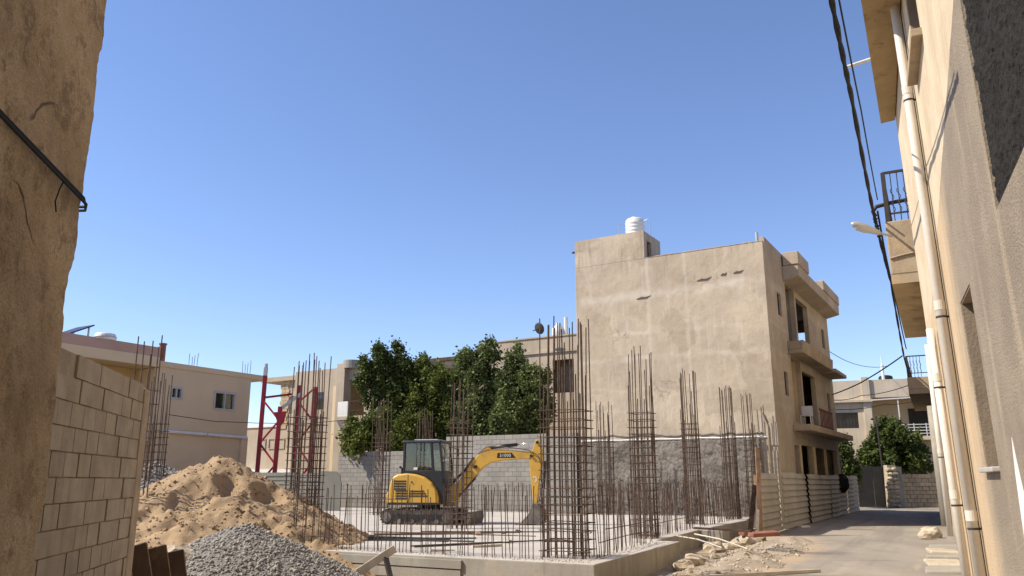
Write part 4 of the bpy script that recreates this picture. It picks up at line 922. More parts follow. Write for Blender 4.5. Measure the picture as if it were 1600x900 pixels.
# ------------------------------------------------------------------ old houses behind the site
oh = frame('old_house', 'old two storey house with an open roof terrace behind the red mast', 'building', -9.4, 49.5, 31)
m = MB(); m.holes('x', 0, .25, -5.6, 5.2, 0, 8.55, [(-3.75, -3.0, 6.0, 7.1), (-.95, .4, 5.5, 7.75), (-5.4, -.4, 0, 2.0)]); B(oh, 'front_wall', m, 'oldwall')
m = MB(); m.box(-5.6, -5.35, .25, 8, 0, 8.55); B(oh, 'side_wall', m, 'oldwall')
m = MB(); m.box(-5.35, 5.2, .25, 8, 8.3, 8.5); B(oh, 'roof', m, 'oldwall')
m = MB(); m.box(-.94, .39, 1.5, 1.7, 5.0, 8.3); w = B(oh, 'porch_wall', m, 'palewall')
m = MB(); m.box(-.6, -.35, 1.47, 1.495, 5.6, 6.6); B(w, 'shutter', m, 'wooddark')
m = MB(); m.box(-3.75, -3.0, .12, .15, 6.0, 7.1); B(oh, 'window', m, 'glass')
m = MB(); m.box(-1.65, -1.0, -.35, -.003, 0, 8.75); B(oh, 'pilaster', m, 'oldwall')
m = MB(); m.tube([(-.85, .2, 8.45), (-.85, .2, 8.95)], .62, 20); B(oh, 'round_parapet', m, 'slabside')
m = MB(); m.box(-2.1, -1.7, -.12, -.003, 0, 7.4); B(oh, 'pilaster', m, 'palewall')
m = MB(); m.box(-.95, -.1, -.9, -.005, 5.15, 5.4); bb = B(oh, 'balcony', m, 'oldwall')
m = MB(); m.box(-.93, -.13, -.88, -.82, 5.4, 6.3); B(bb, 'white_screen', m, 'white')
m = MB(); m.prism([(-.85, 4.1), (-.005, 4.1), (-.005, 5.14), (-.85, 5.14)][::-1] if False else [(-.9, 5.14), (-.005, 5.14), (-.005, 3.9)], -.93, -.3, 'x'); B(bb, 'bracket', m, 'whitewash')
m = MB(); m.box(-.93, .38, -.15, -.1, 6.35, 6.4); m.box(-.93, .38, -.15, -.1, 5.8, 5.84); B(oh, 'porch_rail', m, 'iron')
m = MB(); m.box(-.2, .3, 1.2, 1.25, 7.05, 7.7); B(oh, 'hanging_cloth', m, 'whitewash')
# open terrace wing
m = MB(); m.box(-10.2, -5.62, 1.2, 7.5, 8.25, 8.55); B(oh, 'terrace_roof', m, 'oldwall')
wing = B(oh, 'wing_wall', MB().holes('x', 1.5, .25, -13, -5.62, 2.35, 5.2, []).holes('x', 1.5, .25, -8.3, -5.62, 5.2, 8.24, [(-7.6, -6.7, 6.0, 7.2)]), 'oldwall')
m = MB(); m.box(-7.6, -6.7, 1.6, 1.63, 6.0, 7.2); B(oh, 'window', m, 'curtain')
m = MB()
for r in range(12):
    for c_ in range(2): m.box(-8.45 + .37 * c_ + (.1 if r % 2 else 0), -8.1 + .37 * c_ + (.1 if r % 2 else 0), 1.44, 1.66, 5.02 + r * .27, 5.27 + r * .27)
tag(B(oh, 'stone_quoins', m, 'limestone'), kind='stuff')
m = MB(); m.box(-13, -5.62, .4, 1.49, 2.1, 2.35); B(oh, 'terrace_slab', m, 'whitewash')
m = MB(); m.box(-13, -5.62, 2.2, 2.4, 0, 2.09); B(oh, 'garage_wall', m, 'shade')
for x in (-10.2, -9.3, -8.4): m = MB(); m.holes('x', 1.44, .05, x, x + .62, 3.7, 4.4, [(x + .05, x + .57, 3.75, 4.35)]); B(oh, 'panel_frame', m, 'oldwall')
m = MB(); m.box(-12.5, -8.4, 1.42, 1.48, 5.18, 5.3); B(oh, 'ledge', m, 'whitewash')
for k, (x, h) in enumerate(((-11.6, 6.0), (-10.3, 6.5))):
    m = MB(); m.box(x, x + .5, 6, 6.5, 4.5, h); tag(m.build('far_turret', C['oldwall']), ('low' if k == 0 else 'small dark') + ' roof turret seen under the terrace roof of the old house', 'turret').matrix_basis = oh.matrix_basis
    bpy.context.view_layer.update(); o = bpy.data.objects[m and 'far_turret' if k == 0 else 'far_turret.001']; o.location = oh.location; o.rotation_euler = oh.rotation_euler
h2 = frame('flat_house', 'beige house with a dark roof edge showing between the two trees', 'building', -3.6, 58, 31)
m = MB(); m.box(-8, 3, 0, 8, 0, 10.2); B(h2, 'wall', m, 'oldwall')
m = MB(); m.box(-8.2, 3.2, -.25, 8.2, 10.2, 10.45); B(h2, 'roof_edge', m, 'wooddark')
h3 = frame('cornice_house', 'beige house with a recessed window behind the trees and corner cage', 'building', 3.9, 46.2, 31)
m = MB(); m.holes('x', 0, .25, -7, 1.2, 0, 9.95, [(-1.75, -.35, 6.6, 8.55)]); m.box(-7, 1.2, .25, 9, 9.5, 9.7); m.box(-7, -6.75, .25, 9, 0, 9.5); B(h3, 'wall', m, 'oldwall')
m = MB(); m.box(-7.05, 1.25, -.1, -.002, 9.0, 9.16); m.box(-7.05, 1.25, -.06, .3, 9.952, 10.03); B(h3, 'cornice', m, 'oldwall')
m = MB(); m.box(-4, 1.19, .9, 1.0, 5, 9.48); B(h3, 'recess_wall', m, 'reveal')
m = MB(); m.box(-1.1, -.7, .87, .895, 7.1, 8.0); B(h3, 'window', m, 'glass')
t = frame('roof_tank', 'white tank with a pipe on the roof of the cornice house', 'water tank', *(sight(873, 523, 47.4).xy), 31, 9.7)
m = MB(); m.lathe([(.4, 0), (.4, .8), (.15, 1.05), (.14, 1.15)], 16); m.build('tank_body', C['white'], t, True)
m = MB(); m.tube([(.5, 0, 0), (.5, 0, 1.45)], .12, 8); m.build('pipe', C['white'], t)
c = sight(841, 527, 46.6); m = MB(); m.lathe([(.02, 0), (.3, .05), (.36, .12)], 16); m.tube([(0, 0, 0), (0, 0, -.5)], .03, 6); o = m.build('satellite_dish', C['gate']); o.location = (c.x, c.y, 10.35); o.rotation_euler = (1.2, 0, 2.4)
tag(o, 'dark satellite dish on the roof edge of the cornice house', 'satellite dish')

# ------------------------------------------------------------------ trees
def tree(name, label, x, y, lobes, mt, leaf_l, per, trunk_h, group=None, pt=0, seed=0):
    """lobes: (centre, rx, rz, clusters); leaves gather in sprays near each lobe's skin"""
    R = np.random.default_rng(seed + 40); t = thing(name, label, 'tree', (x, y, 0), 0, group); base = np.array([x, y, 0])
    LV = []
    for c, rx, rz, n in lobes:
        n = int(n * 1.5); ns = max(6, int(n / 8)); d = R.normal(0, 1, (ns, 3)); d /= np.linalg.norm(d, axis=1)[:, None]; q = R.uniform(.25, 1.0, ns) ** .5
        taper = 1 - pt * np.clip(d[:, 2] * q, 0, 1) ** 1.2
        sub = np.stack([d[:, 0] * q * rx * taper, d[:, 1] * q * rx * taper, d[:, 2] * q * rz], 1) + np.array(c) - base
        sr = rx * R.uniform(.22, .45, ns) * (taper * .6 + .4); pick = R.integers(0, ns, n)
        e = R.normal(0, 1, (n, 3)); e[:, 2] += .35; e /= np.linalg.norm(e, axis=1)[:, None]; e *= (R.uniform(.55, 1.05, n) * sr[pick])[:, None]; e[:, 2] *= 1.35
        cen = sub[pick] + e
        for k in range(n):
            m_ = per; o = R.normal(0, 1, (m_, 3)) * np.array([.1, .1, .11 + .07 * R.random()]) * (.8 + .6 * R.random()); LV.append(cen[k] + o)
    Pn = np.concatenate(LV); N = len(Pn)
    a = R.uniform(0, 2 * PI, N); el = R.normal(-.15, .6, N); L = leaf_l * R.uniform(.6, 1.25, N)
    ax = np.stack([np.cos(a) * np.cos(el), np.sin(a) * np.cos(el), np.sin(el)], 1); rnd = R.normal(0, 1, (N, 3)); sd = np.cross(ax, rnd); sd /= np.linalg.norm(sd, axis=1)[:, None]
    w = (L * .33)[:, None]; up = np.cross(sd, ax) * (L * .1)[:, None]
    V = np.stack([Pn, Pn + ax * (L * .5)[:, None] + sd * w - up, Pn + ax * L[:, None], Pn + ax * (L * .5)[:, None] - sd * w - up], 1).reshape(-1, 3)
    i = np.arange(N) * 4; F = np.concatenate([np.stack([i, i + 1, i + 2], 1), np.stack([i, i + 2, i + 3], 1)])
    put('crown', tri_mesh('crown', V, F, C[mt]), t)
    m = MB(); m.tube([(0, 0, -.1), (.05, .02, trunk_h * .5), (0, 0, trunk_h)], [.2, .16, .12], 8)
    for c, rx, rz, n in lobes:
        e = Vector(c) - Vector(base); m.tube([(0, 0, trunk_h * .8), Vector((0, 0, trunk_h)).lerp(e, .5) + Vector((0, 0, .2)), e + Vector((0, 0, rz * .5))], [.1, .06, .02], 5)
    m.build('trunk', C['bark'], t)
    return t
def lob(px, py, Y, rxp, rzp, n): s = Y / 1290.; return (sight(px, py, Y), rxp * s, rzp * s, n)
tree('evergreen_tree', 'dark pointed evergreen tree on the left behind the grey block wall', *sight(605, 700, 42.5).xy,
     [lob(597, 575, 42.3, 20, 47, 95), lob(622, 578, 42.6, 19, 46, 95), lob(580, 592, 42, 17, 40, 70), lob(608, 640, 42.3, 40, 46, 150), lob(640, 610, 43, 26, 46, 110), lob(568, 568, 42, 6, 9, 8)], 'leafdark', .17, 34, 3.2, 'trees behind the grey block wall', .75, 1)
tree('bushy_tree', 'low bushy tree spreading over the left end of the grey block wall', *sight(575, 700, 41).xy,
     [lob(560, 685, 40.6, 27, 28, 90), lob(588, 672, 41, 27, 28, 80), lob(625, 685, 40.4, 30, 28, 90), lob(655, 680, 40.6, 25, 32, 80)], 'leafmid', .19, 34, 2.0, 'trees behind the grey block wall', .1, 2)
tree('broad_tree', 'yellowish green broad tree between the dark evergreen and the right trees', *sight(685, 690, 42).xy,
     [lob(690, 615, 42, 28, 30, 100), lob(665, 630, 41.8, 26, 34, 90), lob(695, 660, 41.5, 28, 32, 90), lob(656, 584, 43, 22, 26, 80), lob(682, 600, 43, 24, 22, 90), lob(668, 606, 42.6, 24, 26, 80), lob(708, 628, 42.4, 26, 34, 90), lob(720, 668, 41.6, 26, 28, 80)], 'leafmid', .17, 34, 2.6, 'trees behind the grey block wall', .25, 3)
tree('tall_tree', 'tall blue green tree in the middle with the highest crown', *sight(755, 690, 42).xy,
     [lob(730, 574, 42, 18, 30, 80), lob(712, 600, 42, 20, 34, 80), lob(768, 570, 42.3, 23, 36, 110), lob(743, 610, 41.6, 27, 46, 120), lob(777, 620, 41.6, 27, 46, 120), lob(735, 662, 40.8, 30, 34, 110), lob(778, 668, 40.4, 28, 30, 110)], 'leafcool', .18, 34, 3.0, 'trees behind the grey block wall', .5, 4)
tree('tall_tree', 'green tree at the right of the tree group, beside the corner cage', *sight(815, 690, 41.5).xy,
     [lob(806, 572, 42, 17, 34, 70), lob(822, 612, 41.6, 30, 42, 120), lob(848, 612, 41.5, 22, 38, 80), lob(800, 650, 40.8, 28, 38, 110), lob(835, 660, 40.6, 28, 36, 110)], 'leafcool', .18, 34, 3.0, 'trees behind the grey block wall', .4, 5)
tree('street_tree', 'round green tree standing behind the grey gate at the far street corner', *sight(1398, 720, 54.5).xy,
     [lob(1398, 690, 54.5, 36, 30, 150), lob(1370, 715, 54, 26, 24, 90), lob(1425, 712, 54, 26, 25, 90), lob(1390, 665, 54.5, 14, 14, 30)], 'leafdark', .24, 30, 2.2, None, .15, 6)
tree('dark_tree', 'small dark tree in the shade beyond the end of the bare plaster building', *sight(1318, 720, 50).xy,
     [lob(1316, 715, 50, 22, 26, 110), lob(1330, 735, 49.5, 14, 16, 50)], 'leafdark', .2, 26, 2.0, None, .1, 7)

# ------------------------------------------------------------------ tan corrugated fence along the street
fz = thing('site_fence', 'tan corrugated sheet fence along the left side of the street', 'fence', (7.55, 25.3, 0), rad(90 - 29.5))
cuts = [0, 2.9, 5.3, 8.1, 10.9, 13.4, 15.6, 18.8, 21.0, 23.6]
RF = random.Random(4)
for k in range(len(cuts) - 1):
    L = cuts[k + 1] - cuts[k] + .09; V, F = rib_panel(L, 1.86 + RF.uniform(-.03, .03), 9, .05, RF, RF.uniform(-.03, .05)); m = MB(); m.add(V, F)
    o = m.build('panel', C['rust_tin'], fz, fix=False); o.location = (cuts[k], -.02 - .06 * (k % 2), .03 + RF.uniform(-.02, .02)); o.rotation_euler = (0, RF.uniform(-.006, .006), RF.uniform(-.006, .006))
    m = MB(); m.bar((cuts[k] + .1, .09, 0), (cuts[k] + .1, .09, 1.8), .08); m.build('post', C['wood'], fz)
m = MB(); m.bar((7.45, 25.05, -.05), (7.52, 25.0, 2.62), .13, .06); o = m.build('timber_post', C['wood']); bevel(o, .008); tag(o, 'tall orange brown timber post standing at the fence end', 'post')
m = MB(); m.bar((7.08, 24.9, -.05), (7.42, 25.2, 1.5), .14, .05); o = m.build('timber_plank', C['wooddark']); tag(o, 'shorter dark plank leaning on the timber post', 'plank')
m = MB(); m.bar((7.28, 24.85, -.05), (7.46, 25.1, 1.15), .1, .04); o = m.build('timber_plank', C['woodpale']); tag(o, 'short pale plank leaning on the timber post', 'plank')
t = Vector((sin(rad(29.5)), cos(rad(29.5)), 0)); p = Vector((7.55, 25.3, 0)) + t * 17.2 + Vector((.1, -.06, 0))
m = MB(); m.tube([(p.x, p.y, 1.95), (p.x + .02, p.y, 1.7), (p.x, p.y, 1.3), (p.x + .03, p.y, 1.05)], [.12, .3, .34, .1], 8); tag(m.build('black_sheet', C['cable']), 'crumpled black plastic hanging over the top of the tan fence', 'plastic sheet')
t2 = Vector((7.55, 25.3, 0)) + t * 19.5 - Vector((.5, -.3, 0))
ig = thing('iron_gate', 'dark iron railing behind the far end of the tan fence', 'railing', (t2.x, t2.y, 0), rad(90 - 29.5))
for k in range(14): m = MB(); m.box(k * .26, k * .26 + .05, 0, .04, .2, 2.75); m.build('bar', C['iron'], ig)
m = MB(); m.box(-.1, 3.7, -.02, .06, 2.75, 2.85); m.build('rail', C['iron'], ig)
m = MB(); m.box(-.22, .22, -.08, .08, 0, .06); o = m.build('paper_scrap', C['whitewash']); o.location = (10.3, 29.4, .03); o.rotation_euler = (0, 0, .5); tag(o, 'flattened white scrap on the road beside the fence', 'scrap')

# ------------------------------------------------------------------ far end of the street
fh = frame('corner_house', 'beige two storey house closing the far end of the street', 'building', 21.6, 58.0, 20)
m = MB(); m.holes('x', 0, .3, -1.2, 12, 0, 8.55, [(1.25, 3.0, 5.2, 6.3), (4.0, 8.4, 4.6, 7.3)]); B(fh, 'front_wall', m, 'cornerwall')
m = MB(); m.box(-1.2, -.95, .3, 9, 0, 8.55); m.box(-.95, 12, .3, 9, 7.9, 8.1); B(fh, 'roof', m, 'cornerwall')
m = MB(); m.box(.0, .55, -.25, -.003, 0, 8.0); B(fh, 'pilaster', m, 'slabside')
m = MB(); m.box(3.4, 3.9, -.15, -.003, 0, 8.75); B(fh, 'pilaster', m, 'cornerwall')
m = MB(); m.box(-.2, 4, -.3, -.003, 7.0, 7.15); B(fh, 'cornice', m, 'cornerwall')
m = MB(); m.box(1.25, 3.0, .18, .2, 5.2, 6.3); w = B(fh, 'window', m, 'glass')
for k in range(8): m = MB(); m.box(1.3 + k * .22, 1.34 + k * .22, .08, .1, 5.22, 6.28); B(w, 'window_bar', m, 'iron')
m = MB(); m.box(4, 8.4, 1.8, 2, 4.3, 7.6); w = B(fh, 'porch_wall', m, 'palewall')
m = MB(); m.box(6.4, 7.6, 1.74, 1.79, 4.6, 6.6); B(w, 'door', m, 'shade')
m = MB(); m.box(4.2, 5.2, 1.76, 1.79, 4.6, 5.6); B(w, 'white_cupboard', m, 'whitewash')
m = MB(); m.box(3.8, 8.6, -.9, -.005, 4.3, 4.55); bb = B(fh, 'balcony', m, 'cornerwall')
m = MB()
for z in (4.7, 4.9, 5.1, 5.3): m.box(5.6, 8.6, -.88, -.84, z, z + .05)
for x in np.arange(5.6, 8.7, .75): m.box(x, x + .05, -.89, -.83, 4.55, 5.4)
B(bb, 'railing', m, 'whitewash')
m = MB(); m.bar((3.9, -.9, 7.05), (6.6, -.9, 7.15), .08); m.bar((5.55, -.86, 4.6), (5.55, -.86, 7.1), .07); B(bb, 'awning_frame', m, 'whitewash')
c = sight(1384, 593, 60); tk = frame('black_tank', 'black water tank on the roof of the corner house', 'water tank', c.x, c.y, 10, 8.1)
m = MB(); m.lathe([(.5, 0), (.5, 1.05), (.42, 1.15), (.2, 1.2)], 16); m.build('tank_body', C['tankblack'], tk, True)
c = sight(1379, 580, 58.5); m = MB(); m.tube([(c.x, c.y, 8.0), (c.x, c.y, 9.9)], .11, 8); m.tube([(c.x, c.y, 9.9), (c.x, c.y, 10.5)], .04, 6); tag(m.build('chimney_pipe', C['white']), 'white pipe with a dark tip behind the black tank', 'chimney')
c = sight(1369, 593, 60); m = MB(); m.box(-.4, .4, -.3, .3, 0, .7); o = m.build('roof_box', C['tankblack']); bevel(o, .03); o.location = (c.x, c.y, 8.1); tag(o, 'low black box on the roof left of the black tank', 'box')
c = sight(1325, 590, 53); m = MB(); m.prism([(-.9, 0), (.9, 0), (.75, .9), (.3, 1.1), (-.2, 1.9), (-.9, 1.7)], -.4, .4, 'y'); o = m.build('tarpaulin_pile', C['wooddark']); o.location = (c.x, 59.5, 8.1); tag(o, 'dark covered heap on the left end of the corner house roof', 'tarpaulin')
gw = thing('gate_panel', 'dark grey sheet metal gate at the far end of the street', 'gate', (*sight(1343, 790, 51.5).xy, 0), rad(-4))
for k in range(2): m = MB(); m.box(k * 1.0, k * 1.0 + .98, 0, .06, .02, 2.5 - .04 * k); bevel(m.build('panel', C['gate'], gw), .01)
m = MB(); m.box(1.85, 2.0, -.02, .1, 0, 2.55); m.build('frame', C['gate'], gw)
sp = thing('stone_pillar', 'rough pale stone pillar between the grey gate and the low block wall', 'pillar', (*sight(1391, 790, 50.6).xy, 0), 0)
m = MB(); m.prism([(.05, 0), (.75, 0), (.62, 2.55), (.1, 2.55)], .1, .6, 'y'); m.build('core', C['mortar'], sp)
RS = random.Random(9)
for r in range(9):
    for c_ in range(2):
        o = put('stone', boulder(40 + r * 2 + c_, .2, .62), sp, (.2 + .3 * c_ + RS.uniform(-.05, .05), .12, .15 + r * .27 + RS.uniform(-.04, .04))); o.rotation_euler = (0, 0, RS.uniform(0, 3))
m = MB(); m.box(.62, .95, .05, .55, 0, 2.45); m.build('edge_post', C['slabside'], sp)
c = sight(1414, 788, 51.6); block_wall('low limestone block wall at the far end of the street', c.x, c.y, -3, 4.2, 2.0, .42, .25, ('limestone', 'limestone'), 'reveal', name='limestone_wall', seed=8, z=.02, gap=.03, jit=.015)
m = MB(); c = sight(1376, 720, 51.5); m.tube([(c.x + .1, c.y, 0), (c.x, c.y, 5.6)], .05, 6); tag(m.build('thin_pole', C['iron']), 'thin dark pole in front of the far street tree', 'pole')

# ------------------------------------------------------------------ right-hand buildings
ra = frame('cream_building', 'cream and bare render building at the right edge with a narrow window', 'building', 8.04, 14.95, 24); ra.rotation_euler = (0, -.02, -rad(24))
m = MB(); m.holes('y', 0, .6, -24, .95, -.6, 14, [(-6.5, -5.33, 1.8, 3.88), (-12.6, -9.02, 3.98, 7.4), (-5.7, -4.45, 7.6, 9.6)]); B(ra, 'wall', m, 'rightwall')
m = MB(); m.box(.6, 8, .7, .94, -.6, 14); B(ra, 'side_wall', m, 'rightwall')
for y0, y1, z0, z1, mt in ((-6.5, -5.33, 1.8, 3.88, 'reveal'), (-5.7, -4.45, 7.6, 9.6, 'reveal')):
    m = MB(); m.box(.5, .56, y0 + .001, y1 - .02, z0 + .001, z1 - .001); w = B(ra, 'window', m, 'glass')
    m = MB(); m.box(.012, .52, y1 - .02, y1 - .002, z0 + .002, z1 - .002); B(w, 'reveal', m, mt)
    m = MB(); m.box(.012, .5, y0 + .002, y1 - .022, z1 - .02, z1 - .002); B(w, 'lintel', m, 'balc')
V, F = grid(-12.59, -9.022, 3.982, 7.395, 170, 170, lambda y, z: 0)  # almost flush sheet, coloured dark to stand for the shaded opening
Vn = np.array([(.03 + .012 * fbm(y, z, 0, 3.5, 5) - .03 * abs(fbm(y, z, 4, 8, 4)), y, z) for y, z, _ in V]); put('rough_shade_panel', tri_mesh('rough_shade_panel', Vn, F[:, ::-1], C['roughshade'], True), ra)
m = MB(); m.box(-.08, .2, -6.53, -5.27, 1.74, 1.797); bevel(B(ra, 'sill', m, 'window'), .012)
m = MB(); m.box(-.14, .2, -5.85, -4.3, 7.48, 7.597); bevel(B(ra, 'sill', m, 'balc'), .012)
# jagged whitewash at the foot of the wall
yy = np.linspace(-9.6, -6.95, 40); top = [1.1 + .9 * max(0, 1 - abs(y + 7.75) / .3) + .5 * max(0, 1 - abs(y + 8.4) / .3) + .15 * fbm(y, 0, 0, 4) + (.1 if y < -7.6 else -.9 * (y + 7.6) / .35) for y in yy]
V = [(-.006, y, z) for y, z in zip(yy, top)] + [(-.006, y, -.3) for y in yy]; m = MB(); m.add(V, [(k, k + 1, 41 + k, 40 + k) for k in range(39)])
V0 = [(-.0005, y, z) for y, z in zip(yy, top)]; m.add(V0 + V[:40], [(k, k + 1, 41 + k, 40 + k) for k in range(39)]); B(ra, 'whitewash_patch', m, 'whitewash')
# upper balcony seen from below
m = MB(); inv = Matrix.Rotation(rad(24), 4, 'Z')
def loc_a(X, Y): q = inv @ Vector((X - 8.04, Y - 14.95, 0)); return (q.x, q.y)
pl = [loc_a(3.25, 7.0), loc_a(5.64, 11.5), loc_a(8.0, 16.05), (.25, .93), (.25, -9.5)]
pl = [(x + .19, y) for x, y in pl]; pl[3] = (-.02, .94); pl[4] = (-.02, -9.0)
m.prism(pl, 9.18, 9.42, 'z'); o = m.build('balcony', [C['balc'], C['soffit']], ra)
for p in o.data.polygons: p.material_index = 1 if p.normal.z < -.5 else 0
m = MB(); a = Vector((*pl[1], 9.45)); b = Vector((*pl[2], 9.45)); d = (b - a).normalized()
m.bar(a - d * 4, b, .12, .5); 
B(o, 'upstand', m, 'balc').location = (.06, 0, .02)
c0 = a + (b - a) * .42; m = MB(); m.tube([c0 + Vector((.1, 0, -.2)), c0 + Vector((-.42, -.05, -.3))], .035, 8); B(ra, 'drain_spout', m, 'white')
def pipe(parent, x, y, z0, z1, r, joints, nm='downpipe'):
    m = MB(); m.tube([(x, y, z0), (x, y, z1)], r, 14); o = m.build(nm, C['pipe'], parent, True)
    for z in joints:
        q = MB(); q.tube([(x, y, z), (x, y, z + .14)], r * 1.08, 16); q.build('collar', C['pipe'], o)
        q = MB(); q.box(x, x + .14, y - .012, y + .012, z - .12, z - .09); q.tube([(x, y, z - .12), (x, y, z - .09)], r * 1.07, 14); q.build('clamp', C['iron'], o)
    return o
pipe(ra, -.105, -3.75, -.5, 13.5, .07, (1.1, 4.1, 7.6, 10.4))
pipe(ra, -.105, -1.4, -.4, 4.22, .068, (1.35, 3.3))
m = MB(); m.tube([(-.015, -3.55 + .02 * fbm(0, z, 0, 1), z) for z in np.linspace(-.3, 13, 30)], .012, 5); B(ra, 'wall_wire', m, 'cable')
m = MB(); m.tube([(-.02, -6.6 + .6 * u + .05 * sin(u * 5), 8.2 - 2.6 * u) for u in np.linspace(0, 1, 10)], .014, 5); 
rb = frame('far_cream_building', 'cream building further along the right side of the street with jutting balconies', 'building', 8.47, 15.8, 27.5)
m = MB(); m.holes('y', 0, .3, 0, 33, -.5, 12.5, [(9.5, 11, 6.2, 8.6), (14, 15.2, 1, 3)]); B(rb, 'wall', m, 'farwall')
m = MB(); m.box(0.3, 7, 32.7, 33, -.5, 12.5); B(rb, 'end_wall', m, 'farwall')
def balcony(y0, y1, x0, zb, zt, th=.13):
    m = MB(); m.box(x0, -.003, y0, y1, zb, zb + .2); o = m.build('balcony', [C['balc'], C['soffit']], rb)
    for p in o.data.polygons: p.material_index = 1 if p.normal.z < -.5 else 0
    for nm, bx_ in (('parapet', (x0, -.003, y0 + .002, y0 + th, zb + .202, zt)), ('parapet', (x0 + .002, x0 + th, y0 + th + .002, y1 - .002, zb + .202, zt - .01)), ('parapet', (x0, -.003, y1 - th, y1, zb + .202, zt))):
        q = MB(); V, F = grid(0, 1, 0, 1, 2, 2, lambda a, b: 0); q.box(*bx_); bevel(q.build(nm, C['balc'], o), .03)
    return o
b_ = balcony(.55, 8.1, -.68, 5.72, 7.12)
m = MB(); m.tube([(-.66, .53, 6.28), (-.4, .528, 6.33), (-.15, .53, 6.36), (-.02, .53, 6.33)], .02, 5); m.build('crack_lip', C['balc'], b_)
def rail(parent, y0, y1, x0, z0, z1, curls=True):
    rl = None; m = MB(); m.bar((x0 + .06, y0 + .06, z0), (x0 + .06, y0 + .06, z1), .09); rl = m.build('railing', C['iron'], parent)
    for p, q in (((x0 + .06, y0 + .06, z1), (-.02, y0 + .06, z1)), ((x0 + .06, y0 + .06, z0 + .18), (-.02, y0 + .06, z0 + .18)), ((x0 + .06, y0 + .06, z1), (x0 + .06, y1, z1)), ((x0 + .06, y0 + .06, z0 + .18), (x0 + .06, y1, z0 + .18))):
        m = MB(); m.bar(p, q, .05 if p[2] > z0 + .5 else .035); m.build('rail', C['iron'], rl)
    for k in range(4):
        x = x0 + .2 + k * .13; m = MB(); m.tube([(x, y0 + .06, z0), (x, y0 + .06, z1)], .01, 4)
        if curls: m.tube([(x + .03 * sin(a * 1.0), y0 + .06, z0 + .2 + a * .045) for a in np.linspace(0, 12, 26)], .008, 4)
        m.build('bar', C['iron'], rl)
    y = y0 + .3
    while y < y1:
        m = MB(); m.tube([(x0 + .06, y, z0), (x0 + .06, y, z1)], .01, 4); m.build('bar', C['iron'], rl); y += .3
    return rl
rail(b_, .55, 8.0, -.68, 7.12, 8.25)
b3 = balcony(22.2, 32.5, -1.05, 5.4, 6.15)
rail(b3, 22.2, 32.4, -1.05, 6.15, 7.1)
pipe(rb, -.13, 8.9, .1, 5.6, .075, (2.4,))
pipe(rb, -.1, 10.4, 0, 5.6, .05, ())
pipe(rb, -.1, 1.3, 7.3, 12.4, .08, (9.0,)); pipe(rb, -.06, 1.75, 7.3, 12.4, .045, ())
# cable bracket above the balcony
br = thing('cable_bracket', 'bent dark pipe bracket holding the street cables beside the balcony railing', 'bracket', (8.47, 15.8, 0), -rad(27.5))
m = MB(); m.tube([(-.02, .75, 7.62), (-.5, .7, 7.58), (-.82, .66, 7.52), (-.9, .65, 7.42), (-.86, .65, 7.3)], .045, 8); m.build('arm', C['iron'], br)
for k in range(3): m = MB(); m.lathe([(.02, 0), (.05, .03), (.03, .06), (.055, .1), (.02, .13)], 8); o = m.build('insulator', C['cable'], br); o.location = (-.87 + .02 * k, .66, 7.15 - .17 * k)
# street lamp on the balcony corner
p0, p1 = sight(1394, 369, 16.3), sight(1377, 365, 16.2); p2 = sight(1330, 349, 16.1)
la = thing('street_lamp', 'pale grey street lamp head reaching out from the balcony corner', 'street lamp', p0, 0)
m = MB(); m.tube([(0, 0, 0), (p1 - p0) * .6, p1 - p0], .025, 8); m.build('arm', C['galv'], la)
d = (p2 - p1); m = MB(); ts = [0, .12, .3, .55, .8, .94, 1]; m.tube([(p1 - p0) + d * t - Vector((0, 0, .0)) for t in ts], [.03, .055, .07, .09, .085, .055, .015], 12); o = m.build('lamp_head', C['galv'], la, True); 
m = MB(); m.tube([(p1 - p0) + d * t - Vector((0, 0, .05)) for t in (.4, .55, .8, .9)], [.03, .062, .062, .03], 10); m.build('lens', C['window'], la, True)
m = MB(); m.tube([(15.72, 30.15, -.2), (15.7, 30.15, 2.2), (15.68, 30.15, 4.35)], [.17, .155, .14], 12); tag(m.build('concrete_pole', C['slabside'], None, True), 'grey concrete pole under the far balcony at the road edge', 'pole')
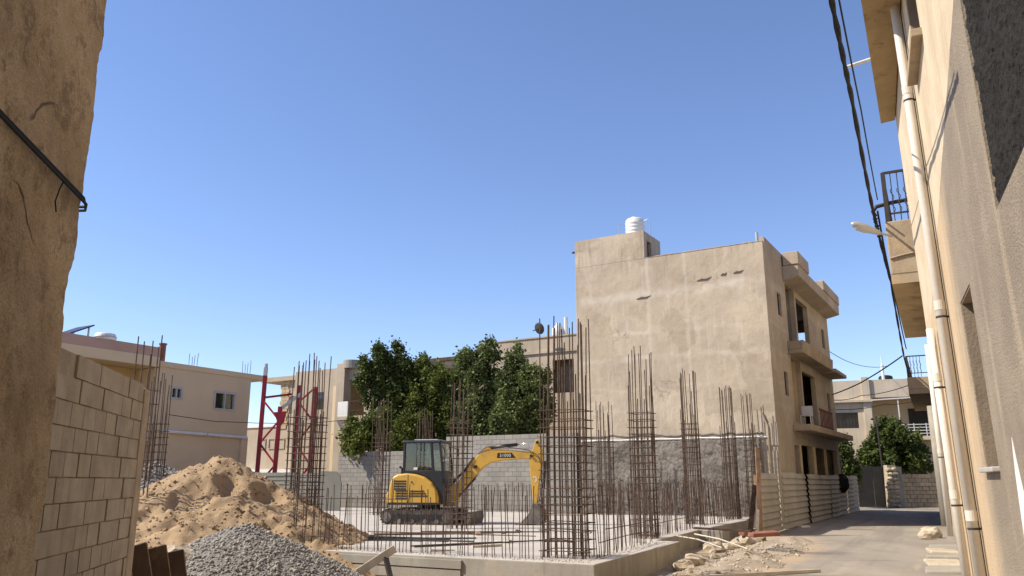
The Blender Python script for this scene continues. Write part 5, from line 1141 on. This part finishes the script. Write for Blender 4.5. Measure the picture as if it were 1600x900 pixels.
# cables overhead
def cable(pts, r, label, cat='cable', twist=0):
    m = MB(); P = [Vector(p) for p in pts]; out = []
    for i in range(len(P) - 1):
        for k in range(10): t = k / 10; out.append(P[i].lerp(P[i + 1], t) - Vector((0, 0, 4 * t * (1 - t) * .012 * (P[i + 1] - P[i]).length)))
    out.append(P[-1])
    if twist:
        for s in (0, PI): m.tube([p + Vector((twist * cos(i * 1.3 + s), 0, twist * sin(i * 1.3 + s))) for i, p in enumerate(out)], r, 5)
    else: m.tube(out, r, 5)
    tag(m.build('overhead_cable', C['cable']), label, cat)
s = sight
cable([s(1285, -70, 7.4), s(1300, 5, 8.4), s(1330, 150, 11), s(1363, 325, 16), s(1392, 440, 22), s(1413, 560, 34), s(1440, 640, 60)], .026, 'thick twisted black cable running over the street beside the balconies', twist=.016)
cable([s(1296, -60, 7.6), s(1311, 0, 8.3), s(1345, 170, 11.6), s(1371, 312, 16.3)], .012, 'thin black cable running down to the bent bracket')
cable([s(1371, 330, 16.4), s(1384, 400, 19), s(1398, 460, 24), s(1416, 545, 33)], .022, 'black cable hanging from the bracket towards the far balcony')
cable([s(1296, 618, 41), s(1345, 598, 38), s(1410, 556, 35)], .03, 'dark cable crossing from the plaster building to the far balcony')
cable([s(1290, 545, 42), s(1340, 570, 50), s(1385, 572, 58)], .018, 'faint wire sagging from the plaster building to the corner house')
cable([s(1300, 625, 43), s(1345, 618, 50), s(1425, 600, 40)], .022, 'thin wire crossing in front of the corner house parapet')
cable([s(1306, 640, 44), s(1380, 632, 50), s(1425, 628, 46)], .022, 'lower thin wire crossing in front of the corner house')
# kerb stones and rubble along the right wall
RK = random.Random(12)
for k in range(5):
    y = 15.6 + k * 1.35; X = (8.14 + .445 * (y - 14.95) if y < 15.8 else 8.5 + .5206 * (y - 15.77)) - .42
    m = MB(); m.box(-.33, .33, -.6, .6, -.1, .045 + RK.uniform(-.03, .03)); o = m.build('kerb_slab', C['rock' if k % 2 else 'slabside']); bevel(o, .03)
    o.location = (X, y, .02); o.rotation_euler = (RK.gauss(0, .03), RK.gauss(0, .04), -rad(27) + RK.gauss(0, .05)); tag(o, 'cracked pale kerb slab at the foot of the right-hand wall', 'kerb', 'kerb slabs along the right-hand wall')
for k, (x, y, r) in enumerate(((12.1, 24.2, .3), (12.4, 24.9, .2), (12.9, 25.9, .16), (11.7, 23.7, .18))):
    o = put('kerb_rock', boulder(70 + k, r), None, (x, y, .12)); tag(o, ['large rough pale rock at the foot of the downpipe on the right', 'smaller rough rock beside the large rock by the downpipe', 'farthest small rock along the right-hand kerb', 'near small rock in front of the downpipe foot'][k], 'rock')
